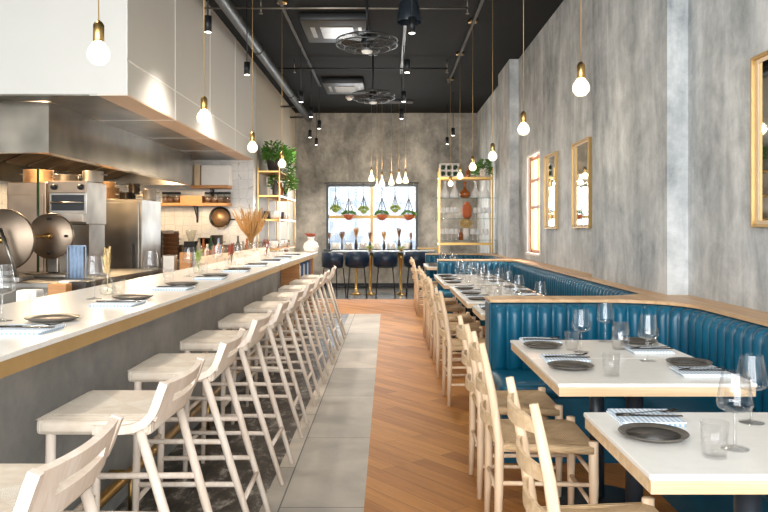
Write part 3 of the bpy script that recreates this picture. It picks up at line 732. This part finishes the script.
KNv=Kind(make_navy)
for k,(px,rz) in enumerate(((333.5,-1.0),(357,.05),(385.5,0),(416,0))):
    KNv.put(((px-388)*14.7/F,14.72,0),rz,'navy leather barrel bar stool at the high table, %s from the left'%ORD[k],scale=1 if k else .98)
def potplant(label,loc,pr,ph,mat,leafmat,spread,count,name='potted_plant',ll=.04,hang=0,z_up=1.0,clampx=None):
    t=thing(name,label,'plant',loc)
    MB().lathe([(pr*.7,0),(pr,ph*.9),(pr,ph),(pr*.85,ph),(pr*.8,ph*.85)],n=20).build('pot',mat,t)
    m=MB()
    for i in range(count):
        a=random.uniform(0,2*PI); r=spread*math.sqrt(random.random()); z=ph+random.uniform(0,spread*z_up)*(1-.5*r/spread)-(hang*random.random() if r>pr else 0)
        if clampx and not(clampx[0]<loc[0]+r*math.cos(a)<clampx[1]): continue
        m.blade((r*math.cos(a),r*math.sin(a),z),(math.cos(a),math.sin(a),random.uniform(-.4,1)),ll*random.uniform(.7,1.3),ll*.5)
        if i%6==0: m.path([(0,0,ph*.8),(r*.5*math.cos(a),r*.5*math.sin(a),ph+(z-ph)*.7+.02),(r*math.cos(a),r*math.sin(a),z)],.002,3)
    m.build('foliage',leafmat,t); return t
for px,l in ((370,'left'),(401,'right')):
    potplant('small green plant in a brass pot on the high table, %s one'%l,((px-388)*15.15/F,15.15,.89),.045,.05,'brass','leaf_pale',.06,60,ll=.04)
# hanging planters
hp=[(335.5,209,.085,0),(348.8,214.5,.13,1),(363.6,210,.09,0),(381.9,214.5,.135,1),(395,209,.085,0),(408.8,214.5,.135,1)]
for k,(px,py,r,big) in enumerate(hp):
    D=16.5; x,_,z=at(px,py,D); t=thing('hanging_planter','%s hanging planter before the back window, %s from the left'%('large terracotta' if big else 'small green',ORD[k]),'plant',(x,D,z),group='hanging planters')
    MB().lathe([(.01,-r*.95),(r*.45,-r*.86),(r*.8,-r*.5),(r*.98,-.1*r),(r,.0),(r*.9,.0),(r*.5,-.01)],n=22).build('bowl','terracotta' if big else 'leaf_pale',t)
    m=MB()
    for i in range(150):
        a=random.uniform(0,2*PI); q=random.random(); rr=r*1.02*math.sqrt(q); m.blade((rr*math.cos(a),rr*math.sin(a),.07*(1-q)),(math.cos(a),math.sin(a),random.uniform(-.7,1.2)),.055,.035)
    m.build('foliage','leaf_pale' if not big else 'leaf',t)
    m=MB(); ap=.36 if big else .3
    for i in range(3): a=i*2*PI/3+.5; m.path([(r*math.cos(a),r*math.sin(a),0),(0,0,ap)],.008,4)
    m.path([(0,0,ap),(0,0,2.345-z)],.005,4); m.build('rope','rope',t)
m=MB(); m.path([(BX0,16.5,2.35),(BX1,16.5,2.35)],.01,8)
for x in (BX0+.1,BX1-.1): m.path([(x,16.5,2.35),(x,BACK,2.35)],.008,6)
solo(m,'hanging_rail','black_metal','thin dark rail holding the planters before the back window','rail')
# sill objects
def dried(px,top,label,mat,flare,stemw):
    D=16.84; x=(px-388)*D/F; h=(249-top)*D/F; t=thing('dried_flower_vase',label,'vase',(x,D+.0,BZ0),group='dried flowers on the window sill')
    MB().lathe([(stemw*.9,0),(stemw*1.1,h*.2),(stemw*.7,h*.45)],n=14).build('vase','smoke_glass' if stemw<.02 else 'ceramic_dark',t)
    m=MB()
    for i in range(40):
        a=random.uniform(0,2*PI); r=flare*math.sqrt(random.random()); m.path([(0,0,h*.05),(r*.2*math.cos(a),r*.2*math.sin(a),h*.55),(r*math.cos(a),r*math.sin(a),h*random.uniform(.82,1))],[.002,.004,.006],4)
    m.build('stems',mat,t)
for k,a in enumerate(((329.5,232,'dried_brown',.03,.02),(342,231,'dried_brown',.07,.02),(356,227,'dried',.06,.035),(370,231.5,'dried_brown',.045,.03),(384,231,'dried',.05,.03),(399,227.5,'dried_brown',.05,.035),(411,232,'dried_brown',.03,.03))):
    dried(a[0],a[1],'bundle of dried stems in a vase on the back window sill, %s from the left'%ORD[k],a[2],a[3],a[4])
KJ=Kind(lambda: lathe_obj('storage_jar',[(.055,0),(.06,.01),(.06,.13),(.05,.15),(.05,.165)],'ceramic_white','','jar','pale jars on the back window sill',18,True))
jx=[333.5,338,346.5,351,361,365.5,375,379,388.5,393.5,404,407.5]
for k,px in enumerate(jx): KJ.put(((px-388)*16.93/F,16.9,BZ0),0,'pale squat jar on the back window sill, %s from the left'%ORD[k],scale=.85)
# ------------------------------------------------------------------ brass rack at back right
RD=13.85; rk=thing('glass_rack','tall brass rack with glass shelves behind the farthest banquette','shelf',(0,0,0))
xl,xr=(439.5-388)*RD/F,(492.5-388)*RD/F; dd=.34
ZR=[H-(y-229)*RD/F for y in (178,197.5,218.5,240,244)]
m=MB()
for x in (xl,xr):
    for y in (RD,RD+dd): m.box(x-.012,x+.012,y-.012,y+.012,0,ZR[0]+(.2 if y==RD else .14))
ZR=[H-(y-229)*RD/F for y in (178,197.5,218.5,240,244)]
for z in (ZR[0],ZR[4]-.0): m.box(xl+.012,xr-.012,RD-.01,RD+.01,z-.02,z+.02); m.box(xl+.012,xr-.012,RD+dd-.01,RD+dd+.01,z-.02,z+.02)
for z in (ZR[0],ZR[4]):
    for x in (xl,xr): m.box(x-.01,x+.01,RD+.012,RD+dd-.012,z-.015,z+.015)
m.build('frame','brass',rk)
for i,z in enumerate(ZR[1:4]): MB().box(xl-.12,xr+.08,RD+.014,RD+dd-.014,z-.008,z,.002).build('glass_shelf','shelf_glass',rk)
MB().box(xl+.012,xr-.012,RD+.012,RD+dd-.012,ZR[0]-.005,ZR[0]+.02).build('top_board','shelf_wood',rk)
m=MB(); m.box(xl+.015,xr-.4,RD+.02,RD+dd-.02,.55,.86); m.box(xl+.03,xr-.42,RD+.01,RD+.02,.6,.7); m.box(xl+.03,xr-.42,RD+.01,RD+.02,.72,.84); m.build('cabinet','brown_box',rk)
MB().box(xl-.4,xl-.03,RD+.1,RD+.2,ZR[4]-.1,ZR[4]-.07).build('side_rail','brass_matte',rk)
rx=lambda px:(px-388)*(RD+.15)/F
t=thing('wine_cubby','pale six hole bottle box on top of the brass rack','box',(rx(449),RD+.15,ZR[0]+.02)); 
m=MB(); w,h2,d2=.17,.25,.13
for z in (0,.118,.236): m.box(-w,w,-d2,d2,z,z+.014)
for x in (-w,-w/3,w/3,w): m.box(x-.007,x+.007,-d2,d2,0,h2)
m.build('box','ceramic_white',t)
for i in range(3):
    for j in range(2): MB().path([((-1+i)*w*.667,-.1,.066+.118*j),((-1+i)*w*.667,.12,.066+.118*j)],.035,12).build('bottle','green_glass',t)
potplant('bushy green plant in a pale pot on top of the brass rack',(rx(484),RD+.15,ZR[0]+.02),.09,.17,'ceramic_white','leaf',.2,420,ll=.07,hang=.15,z_up=.9,clampx=(-9,1.9))
solo(MB().lathe([(.035,0),(.04,.02),(.04,.11),(.014,.15),(.014,.2)],n=16),'bottle','amber','small amber bottle on top of the brass rack','bottle',(rx(468),RD+.15,ZR[0]+.02))
def make_dec():
    return lathe_obj('decanter',[(.07,0),(.085,.02),(.075,.09),(.035,.17),(.02,.24),(.03,.31)],'rack_glass','','decanter','glass decanters on the brass rack',20)
KD=Kind(make_dec)
for k,px in enumerate((445,454.5,475.5,485.5)): KD.put((rx(px),RD+.15,ZR[1]),0,'clear glass decanter on the top glass shelf, %s from the left'%ORD[k])
solo(MB().lathe([(.06,0),(.1,.03),(.1,.1),(.03,.16),(.02,.24),(.035,.3)],n=20),'decanter','amber','amber decanter at the middle of the top glass shelf','decanter',(rx(465),RD+.15,ZR[1]))
solo(MB().lathe([(.05,0),(.085,.05),(.095,.17),(.075,.25),(.04,.28),(.05,.31),(.035,.31)],n=24),'vase','terracotta','orange terracotta vase on the middle glass shelf','vase',(rx(467),RD+.15,ZR[2]))
t=thing('flower_vase','white vase with a round cream bouquet on the lowest glass shelf','vase',(rx(466),RD+.15,ZR[3]))
MB().lathe([(.045,0),(.055,.08),(.045,.2),(.05,.22)],n=20).build('vase','ceramic_white',t)
m=MB()
for i in range(260):
    v=Vector((random.gauss(0,1),random.gauss(0,1),random.gauss(0,.7))).normalized(); m.blade(Vector((0,0,.31))+Vector((v.x*.1,v.y*.1,v.z*.075)),v,.03,.03)
m.lathe([(.02,-.08),(.08,-.06),(.1,0),(.08,.06),(.02,.08)],(0,0,.31),14); m.build('bouquet','straw',t)
KG=Kind(lambda: make_wine('rack_glass'))
for row,(zi,xs) in enumerate(((2,(443,447.5,452,456.5,475,479.5,484,488.5)),(3,(442.5,447,451.5,456,472.5,477,481.5,486)))):
    for k,px in enumerate(xs):
        side='left' if k<4 else 'right'
        KG.put((rx(px),RD+.1,ZR[zi]),0,'wine glass in the %s cluster on the %s glass shelf, %s from the left'%(side,('middle','lowest')[row],ORD[k%4]),group='wine glasses on the brass rack')
solo(MB().lathe([(.04,0),(.045,.1),(.015,.15),(.012,.2)],n=16),'bottle','amber','brown bottle left of the cream bouquet on the lowest glass shelf','bottle',(rx(460.8),RD+.15,ZR[3]))
# ------------------------------------------------------------------ left brass shelving with plants
sx0,sx1,sy0,sy1=-2.07,-1.73,11.95,13.95
sh=thing('brass_shelving','brass shelving unit with wooden shelves at the end of the kitchen','shelf',(0,0,0))
m=MB()
for x in (sx0,sx1):
    for y in (sy0,(sy0+sy1)/2,sy1): m.box(x-.008,x+.008,y-.008,y+.008,0,2.32)
SZs=[.6,1.02,1.5,1.88,2.27]
for z in SZs:
    for x in (sx0,sx1): m.box(x-.008,x+.008,sy0+.012,sy1-.012,z-.03,z-.006)
    for y in (sy0,sy1): m.box(sx0+.012,sx1-.012,y-.01,y+.01,z-.03,z-.006)
m.build('frame','brass',sh)
for z in SZs: MB().box(sx0+.009,sx1-.009,sy0+.011,sy1-.011,z-.006,z).build('shelf_board','shelf_wood',sh)
potplant('leafy green plant in a grey basket on the near end of the kitchen brass shelving',(-1.86,12.25,2.27),.13,.22,'ceramic_dark','leaf',.3,800,ll=.085,hang=.1,z_up=.95,clampx=(-2.0,9))
potplant('trailing green plant on top of the kitchen brass shelving',(-1.84,12.9,2.27),.08,.12,'ceramic_white','leaf',.24,420,ll=.08,hang=.42,z_up=.4,clampx=(-2.0,9))
def bottle(label,loc,mat,r=.035,h=.26,name='bottle',group=None):
    return solo(MB().lathe([(r*.95,0),(r,.01),(r,h*.6),(r*.4,h*.78),(r*.35,h*.97),(r*.42,h)],n=16),name,mat,label,'bottle',loc,group)
k=0
for y,mt in ((12.1,'ceramic_dark'),(12.25,'green_glass'),(12.5,'terracotta'),(12.75,'amber'),(13.2,'green_glass'),(13.5,'ceramic_white')):
    bottle('%s bottle from the near end on the second shelf of the kitchen brass shelving'%ORD[k],(-1.82,y,1.88),mt,.045,.25,group='bottles on the brass shelving'); k+=1
KM=Kind(lambda: lathe_obj('stacked_cup',[(.03,0),(.045,.02),(.05,.09),(.046,.09),(.03,.01)],'ceramic_white','','cup','cups on the brass shelving',16,True))
KM2=Kind(lambda: lathe_obj('stacked_cup',[(.03,0),(.045,.02),(.05,.09),(.046,.09),(.03,.01)],'ceramic_dark','','cup','cups on the brass shelving',16,True))
for zi,z in ((2,1.5),(1,1.02)):
    for k in range(10):
        (KM if (k+zi)%3 else KM2).put((-1.84-.12*(k%2),12.08+.18*k,z),0,'cup on the %s shelf of the kitchen brass shelving, %s from the near end'%(('','lower','middle')[zi],ORD[k]),scale=1.4)
solo(MB().lathe([(.07,0),(.085,.08),(.08,.26),(.04,.32),(.04,.36)],n=18),'jug','terracotta','tall orange jug at the far end of the kitchen brass shelving','jug',(-1.82,13.85-.14,1.02+.0) if False else (-1.84,13.6,.6))
# ------------------------------------------------------------------ tile wall shelves and pans
TD=11.7
def wallshelf(x0,x1,z,label):
    t=thing('wall_shelf',label,'shelf',(0,TD,z),group='wooden shelves on the tile wall')
    MB().box(x0,x1,-.28,0,-.045,0,.004).build('board','shelf_wood',t)
    m=MB(); xm=(x0+x1)/2+.25*(x1-x0)*0
    m.box(xm-.015,xm+.015,-.012,0,-.3,-.045); m.box(xm-.015,xm+.015,-.24,0,-.057,-.045); m.path([(xm,-.2,-.05),(xm,-.01,-.25)],.008,6); m.build('bracket','black_metal',t)
s1=at(195,185.5,TD)[0]; s2=at(232,185.5,TD)[0]; z1=at(0,185.5,TD-.2)[2]; z2=at(0,203,TD-.2)[2]
wallshelf(s1,s2,z1,'upper wooden wall shelf holding pale boxes on the tiled wall'); wallshelf(at(163,0,TD)[0],s2,z2,'lower wooden wall shelf with jars and a crate on the tiled wall')
b0=at(203,0,11.56)[0]; b1=at(231,0,11.56)[0]
solo(MB().box(0,b1-b0,-.12,.12,0,.31,.01),'storage_box','ceramic_white','large pale storage box on the upper wall shelf','box',(b0,11.56,z1))
b=at(196,0,11.56)[0]; solo(MB().box(0,.09,-.12,.12,0,.31,.006),'storage_box','cardboard','narrow beige box at the left end of the upper wall shelf','box',(b,11.56,z1))
x=at(182,0,11.55)[0]
m=MB(); m.box(0,.33,-.1,.1,0,.012); m.box(0,.33,-.1,-.09,.012,.11); m.box(0,.33,.09,.1,.012,.11); m.box(0,.01,-.09,.09,.012,.11); m.box(.32,.33,-.09,.09,.012,.11)
solo(m,'wooden_crate','shelf_wood','low wooden crate at the middle of the lower wall shelf','crate',(x,11.55,z2))
def make_jar():
    t=thing('glass_jar','','jar',group='jars on the lower wall shelf')
    j=MB().lathe([(.05,.0),(.055,.01),(.055,.13),(.05,.14)],n=18).build('jar_body','smoke_glass',t)
    MB().lathe([(.046,.008),(.046,.1)],n=16).build('contents','brown_box',j)
    MB().lathe([(.05,.14),(.052,.142),(.052,.165),(.045,.17)],n=18).build('lid','black_metal',j); return t
KJr=Kind(make_jar)
for k,px in enumerate((165.5,171,177.5,208,214.5,221,227.5)): KJr.put((at(px,0,11.55)[0],11.55,z2),0,'glass jar with dark contents and lid on the lower wall shelf, %s from the left'%ORD[k])
# hanging skillet
x,_,z=at(220,217.5,TD-.045); t=thing('frying_pan','round worn frying pan hanging on the tiled wall under the shelf','pan',(x,TD-.045,z)); RX=Matrix.Rotation(PI/2,4,'X')
MB().lathe([(.14,-.04),(.165,0),(.172,.004),(.168,.008),(.135,-.03)],n=32,M=RX,caps=False).build('rim','cutlery',t)
MB().lathe([(.001,-.032),(.142,-.038),(.142,-.028),(.001,-.026)],n=32,M=RX).build('base','pan_bottom',t)
MB().path([(.16,0,-.03),(.25,-.01,-.03),(.36,0,-.045)],[.012,.008,.012],8).build('handle','cutlery',t)
# dried grasses on the ledge end of the bar
def bouquet(label,loc,mat,vase,k,hgt,spread,vh=.16,vr=.05):
    t=thing('dried_bouquet',label,'vase',loc)
    MB().lathe([(vr*.7,0),(vr,vh*.35),(vr*.8,vh*.8),(vr*.6,vh)],n=20).build('vase',vase,t)
    m=MB()
    for i in range(k):
        a=random.uniform(0,2*PI); r=spread*math.sqrt(random.random()); h=hgt*random.uniform(.72,1)*(1-.15*r/spread)
        p=[(0,0,vh*.3),(r*.2*math.cos(a),r*.2*math.sin(a),vh+.06),(r*.65*math.cos(a),r*.65*math.sin(a),h*.72),(r*math.cos(a),r*math.sin(a),h)]
        m.path(p,[.0015,.002,.007,.002],4)
        for q in range(5): 
            f=random.uniform(.6,1); m.blade((p[3][0]*f,p[3][1]*f,h*(.2+.8*f)),(math.cos(a)*r/spread,math.sin(a)*r/spread,1.6),.07,.012)
    m.build('grasses',mat,t)
x,_,z=at(251,241,10.4); bouquet('large fan of orange brown dried grasses before the tiled wall',(x,10.4,1.0-.0),'dried','smoke_glass',130,.68,.25)
# steel back counter
def countr(x0,x1,y0,y1,z,label,mat='steel'):
    t=thing('prep_counter',label,'counter',(0,0,0))
    MB().box(x0,x1,y0,y1,z-.04,z,.004).build('worktop','steel_light',t)
    MB().box(x0+.03,x1-.03,y0+.03,y1-.03,.1,z-.04).build('cabinet',mat,t)
    m=MB(); 
    for xx in (x0+.06,x1-.06):
        for yy in (y0+.06,y1-.06): m.path([(xx,yy,0),(xx,yy,.1)],.02,8)
    m.build('foot','black_metal',t)
    m=MB(); n=int((y1-y0)/.7)
    for i in range(n): ya=y0+.05+i*(y1-y0-.1)/n; m.box(x1-.03,x1-.02,ya+.01,ya+(y1-y0-.1)/n-.01,.14,z-.07)
    m.build('door','steel',t)
countr(-5.1,-2.5,6.05,8.3,.9,'wide steel cooking counter under the range hood')
countr(-2.35,-1.85,4.4,9.9,.86,'low steel prep counter behind the bar')
countr(-4.9,-1.95,10.6,11.6,.9,'steel counter along the tiled kitchen wall')
# round griddle discs
def disc(px,py,D,r,label,knobs):
    x,_,z=at(px,py,D); t=thing('round_griddle',label,'griddle',(x,D,.9)); zz=z-.9
    MB().lathe([(r*.97,-.02),(r,-.012),(r,.01),(r*.97,.016),(r*.12,.018)],(0,0,zz),48,M=RX).build('disc','steel_warm',t)
    m=MB()
    for k in range(knobs): a=2*PI*k/knobs+PI/2; m.path([(r*.75*math.cos(a),-.03,zz+r*.75*math.sin(a)),(r*.75*math.cos(a),-.06,zz+r*.75*math.sin(a))],.012,10)
    m.build('knob','black_metal',t)
    m=MB(); m.path([(0,-.03,zz),(0,-.07,zz)],.028,14); m.path([(0,-.05,zz),(-.12,-.05,zz)],.012,8); m.build('hub','brass',t)
    m=MB(); m.box(-.18,.18,-.12,.16,0,.04,.01); m.box(-.05,.05,.03,.08,.04,zz,.01); m.build('stand','steel',t); return t
disc(51,236,6.75,.205,'right hand round steel griddle disc with four knobs',4); big=disc(4,240,6.3,.26,'larger round steel disc with slanted lever at the left edge of the kitchen',0)
MB().path([(.17,-.12,.04),(.03,-.12,.44)],.016,8).box(.14,.2,-.15,-.09,0,.04,.004).build('lever','steel_light',big)
# big steel cabinets
def cab(px0,px1,pyt,D,dep,zb,label,name,mat,extra=None,cat='oven'):
    x0=at(px0,0,D)[0]; x1=at(px1,0,D)[0]; zt=at(0,pyt,D)[2]; t=thing(name,label,cat,((x0+x1)/2,D,zb)); w=(x1-x0)/2; h=zt-zb
    MB().box(-w,w,0,dep,0,h,.008).build('body',mat,t)
    if extra: extra(t,w,h)
    return t,zt,(x0+x1)/2,w
def door_ex(t,w,h):
    d=MB().box(-w+.03,w-.03,-.02,0,.04,h-.04,.008).build('door','steel',t)
    m=MB(); m.path([(w-.08,-.05,h*.35),(w-.08,-.05,h*.7)],.01,8); m.path([(w-.08,-.05,h*.35),(w-.08,-.02,h*.35)],.008,6); m.path([(w-.08,-.05,h*.7),(w-.08,-.02,h*.7)],.008,6); m.build('handle','black_metal',d)
def oven_ex(t,w,h):
    cp=MB().box(-w,w,-.02,0,h*.72,h,.005).build('control_panel','steel_warm',t)
    for s in (-.65,.75): MB().path([(w*s,-.02,h*.86),(w*s,-.055,h*.86)],.028,14).build('knob','black_metal',cp)
    MB().box(-w*.85,w*.85,-.01,0,h*.32,h*.68).build('opening','black_metal',t)
    m=MB(); m.box(-w,w,-.09,-.0,.05*h,.24*h,.005); m.build('drip_tray','steel_light',t)
    m=MB(); m.path([(-w*.8,-.05,h*.5),(w*.8,-.05,h*.5)],.01,8); m.path([(-w*.8,-.05,h*.5),(-w*.8,0,h*.5)],.008,6); m.path([(w*.8,-.05,h*.5),(w*.8,0,h*.5)],.008,6); m.build('handle','steel_light',t)
def panel_ex(t,w,h): MB().box(-w+.02,w-.02,-.012,0,h*.02,h*.86,.004).build('door','steel_warm',t)
c1,zt1,xx1,w1=cab(7,46,182,7.35,.55,.9,'tall warm toned steel cabinet at the left of the kitchen','steel_cabinet','steel_warm',panel_ex,'cabinet')
c2,zt2,xx2,w2=cab(49,87,181,7.2,.5,1.38,'stainless grill oven with two knobs and open front','salamander_oven','steel_light',oven_ex)
MB().box(-w2,w2,.05,.45,-.48,-.0).build('stand','steel',c2)
c3,zt3,xx3,w3=cab(89,142,199,8.4,.7,0,'tall stainless refrigerator at the middle of the kitchen','refrigerator','steel',door_ex,'refrigerator')
m=MB(); m.path([(0,0,0),(0,0,1.0)],.012,8); x,_,z=at(39,228,7.0); solo(m,'gas_pipe','green_glass','thin vertical pipe before the left steel cabinet','pipe',(x,6.98,.9))
x,_,z=at(73,268,6.55)
m=MB(); n=10; vs=[];fs=[]
for i in range(n+1):
    for z_ in (0,.28): vs.append((-.06+.12*i/n,-.008*math.sin(i*2.2)-.0,z_)); 
for i in range(n+1):
    for z_ in (0,.28): vs.append((-.06+.12*i/n,.012-.008*math.sin(i*2.2),z_))
o=2*(n+1)
for i in range(n): fs+= [[2*i,2*i+2,2*i+3,2*i+1],[o+2*i,o+2*i+1,o+2*i+3,o+2*i+2],[2*i+1,2*i+3,o+2*i+3,o+2*i+1],[2*i,o+2*i,o+2*i+2,2*i+2]]
m.add(vs,fs,True); m.path([(-.08,.006,.285),(.08,.006,.285)],.008,6); m.path([(-.08,.006,.285),(-.08,.006,0)],.006,6); m.path([(.08,.006,.285),(.08,.006,0)],.006,6)
solo(m,'towel_rack',['towel'],'pale blue towel hanging beside the round griddle disc','towel',(x,6.62,.9))
# pots, pans and bottles in the kitchen
def pot(label,loc,r,h,mat='pot_metal',handle=True,name='cooking_pot'):
    t=thing(name,label,'pot',loc)
    MB().lathe([(r*.95,0),(r,.01),(r,h),(r*1.04,h+.004),(r*.94,h),(r*.92,.015)],n=26).build('pot',mat,t)
    if handle:
        for s in (-1,1): MB().path([(s*r,-.03,h*.7),(s*(r+.035),-.025,h*.72),(s*(r+.035),.025,h*.72),(s*r,.03,h*.7)],.006,6).build('handle','steel_light',t)
pot('copper rimmed pot on the left steel cabinet',(xx1+.0,7.6,zt1),.14,.13,'pan_bottom'); pot('low pan on the grill oven, left one',(xx2-.12,7.45,zt2),.11,.07); pot('pan on the grill oven, right one',(xx2+.12,7.5,zt2),.1,.11,'steel_light')
pot('wide pan on the refrigerator, left one',(xx3-.2,8.7,zt3),.13,.14,'pan_bottom'); pot('small pan on the refrigerator, middle',(xx3+.06,8.62,zt3),.09,.08,'cutlery'); pot('bright pot on the refrigerator, right one',(xx3+.24,8.85,zt3),.08,.13,'steel_light')
pot('stock pot on the tiled wall counter, left one',(at(183,0,11)[0],11.0,.9),.13,.2); pot('steel stock pot on the tiled wall counter, right one',(at(228,0,11)[0],11.0,.9),.16,.2,'steel_light')
for k,(px,D,r_,h_,mt) in enumerate(((236,10.9,.09,.16,'steel_light'),(172,11.2,.1,.4,'pot_metal'),(205,11.25,.1,.3,'cutlery'),(217,11.3,.09,.34,'steel_light'),(243,11.2,.08,.24,'ceramic_white'))):
    pot('pan on the counter by the tiled wall behind the bottles, %s from the left'%ORD[(3,0,1,2,4)[k]],(at(px,0,D)[0],D,.9),r_,h_,mt)
for k,(xo,mt,r_,h_) in enumerate(((-.35,'steel_light',.1,.06),(-.02,'pan_bottom',.11,.16),(.33,'cutlery',.07,.14))):
    pot('pan on a rail shelf under the hood, %s from the left'%ORD[k],(at(108,0,9.4)[0]+xo,9.4,1.76),r_,h_,mt)
solo(MB().box(-.6,.6,-.2,.2,-.02,0).box(-.6,-.57,-.2,.2,-.88,-.02).box(.57,.6,-.2,.2,-.88,-.02),'rail_shelf','steel','steel shelf behind the refrigerator under the hood','shelf',(at(108,0,9.4)[0],9.4,1.76))
# upright clutter between refrigerator and grasses
x,_,z=at(157,0,10.9); t=thing('microwave','dark small oven on the tiled wall counter','microwave',(at(160,0,10.9)[0],10.9,.9))
MB().box(-.16,.16,-.15,.15,0,.42,.008).build('body','steel',t); MB().box(-.14,.08,-.16,-.15,.03,.39).build('door','black_metal',t); MB().path([(.11,-.18,.05),(.11,-.18,.37)],.008,6).build('handle','steel_light',t)
for k in range(6):
    solo(MB().lathe([(.1,0),(.12,.06),(.125,.062),(.11,.05),(.09,.008)],n=24),'proofing_basket','brown_box','round brown basket in the stack beside the dark small oven, %s from the bottom'%ORD[k],'basket',(at(178,0,10.9)[0]-.06,10.75,.9+.0625*k),'stacked brown baskets')
def kettle():
    t=thing('espresso_grinder','dark grinder on the tiled wall counter beside the baskets','grinder',(at(191,0,10.9)[0],10.9,.9)); 
    MB().box(-.08,.08,-.1,.1,0,.26,.01).build('body','black_metal',t); MB().lathe([(.04,.26),(.08,.4),(.08,.42)],n=18).build('hopper','smoke_glass',t)
kettle()
cl=[('steel_light',.05,.3),('amber',.035,.3),('ceramic_white',.05,.22),('green_glass',.035,.34),('terracotta',.05,.2),('towel',.04,.3),('ceramic_dark',.04,.34),('steel_light',.045,.26),('amber',.04,.3),('ceramic_white',.045,.2)]
cn=['steel','amber','white','dark green','orange','pale blue','dark','silver','brown','short white']
for k,(mt,r,h) in enumerate(cl):
    px=[199,203.5,207.5,211,214.5,218.5,238,243,247,250.5][k]; D=10.75
    bottle('%s bottle on the tiled wall counter, %s from the left'%(cn[k],ORD[k]),(at(px,0,D)[0],D,.9),mt,r,h,group='bottles on the tiled wall counter')
bn=['white','brown','clear','dark','orange','white','clear','silver']
for k,px in enumerate((30,60,70,80,170,186,197,212)):
    D=[6.0,6.2,6.25,6.3,8.5,8.6,8.9,9.2][k]; x=-2.1-.05*(k%3)
    D=x*F/(px-388)
    mt=['ceramic_white','shelf_wood','ceramic_white','ceramic_dark','pot_metal','shelf_wood','steel_light','amber'][k]
    solo(MB().box(-.06,.06,-.05,.05,0,.12 if k<4 else .22,.008),'container',mt,'%s container on the low prep counter behind the bar, %s from the camera'%(['white','wooden','pale','dark','dull grey','tan','silver','amber'][k],ORD[k]),'container',(x,D,.86),'containers on the prep counter')
# glasses and jugs on the raised ledge at the far bar
for k in range(9):
    D=7.2+.42*k
    KU.put((XBB-.035,D,1.075),0,'water tumbler on the raised ledge behind the bar, %s from the camera'%ORD[k],'tumblers on the raised ledge')
# utensil holder and wooden board
solo(MB().lathe([(.05,0),(.055,.14),(.05,.14)],n=18).path([(0,0,.02),(.03,0,.28)],.006,6).path([(0,.01,.02),(-.03,.02,.3)],.006,6).path([(.02,-.01,.02),(.05,-.02,.26)],.006,6),'utensil_holder','shelf_wood','cup of wooden spoons on the low prep counter','holder',(-2.1,9.4,.86))
# white sculptural vase at the end of the bar
x,_,z=at(311,240,10.75)
t=thing('ceramic_vase','white rounded ceramic vase with a red brown top at the far end of the bar','vase',(x+.0,10.75,ZB))
MB().lathe([(.05,0),(.1,.03),(.12,.09),(.1,.15),(.05,.19),(.045,.22),(.06,.25)],n=26).build('vase','ceramic_white',t)
m=MB()
for i in range(60):
    a=random.uniform(0,2*PI); m.path([(0,0,.22),(.04*math.cos(a),.04*math.sin(a),.27),(.1*math.cos(a)*random.random()-.02,.07*math.sin(a),.3)],.006,4)
m.lathe([(.03,.25),(.07,.265),(.05,.29),(.01,.3)],n=16)
m.build('flowers','dried_red',t)
t.scale=(.95,.95,.9)
# ------------------------------------------------------------------ lights
def area(loc,rot,sx,sy,e,c):
    l=bpy.data.lights.new('daylight','AREA'); l.shape='RECTANGLE'; l.size=sx; l.size_y=sy; l.energy=e; l.color=c
    o=bpy.data.objects.new('daylight',l); COL.objects.link(o); o.location=loc; o.rotation_euler=rot; return o
area((-1.4,FY-.3,2.1),(math.radians(82),0,0),7.0,3.2,400,(.95,.98,1))       # daylight through the storefront behind the camera
area(((BX0+BX1)/2,BACK+.4,1.65),(math.radians(-90),0,0),2.0,1.4,70,(.9,.95,1))  # daylight through the back window
area((2.3,(W0+W1)/2,1.7),(0,math.radians(90),0),1.3,.8,40,(1,.95,.9))
w=bpy.data.worlds.new('World'); S.world=w; w.use_nodes=True; bg=w.node_tree.nodes['Background']; bg.inputs[0].default_value=(.88,.94,1,1); bg.inputs[1].default_value=1.3
# ------------------------------------------------------------------ camera
cam=bpy.data.cameras.new('camera'); co=bpy.data.objects.new('camera',cam); COL.objects.link(co); S.camera=co
co.location=(0,0,H); co.rotation_euler=(PI/2,0,0); cam.sensor_width=36; cam.sensor_fit='HORIZONTAL'; cam.lens=F/768*36
cam.shift_x=-4/768; cam.shift_y=-27/768; cam.clip_start=.05; cam.clip_end=200
S.view_settings.view_transform='Standard'; S.view_settings.look='None'; S.view_settings.gamma=1; S.view_settings.use_curve_mapping=False; S.view_settings.exposure=0.86
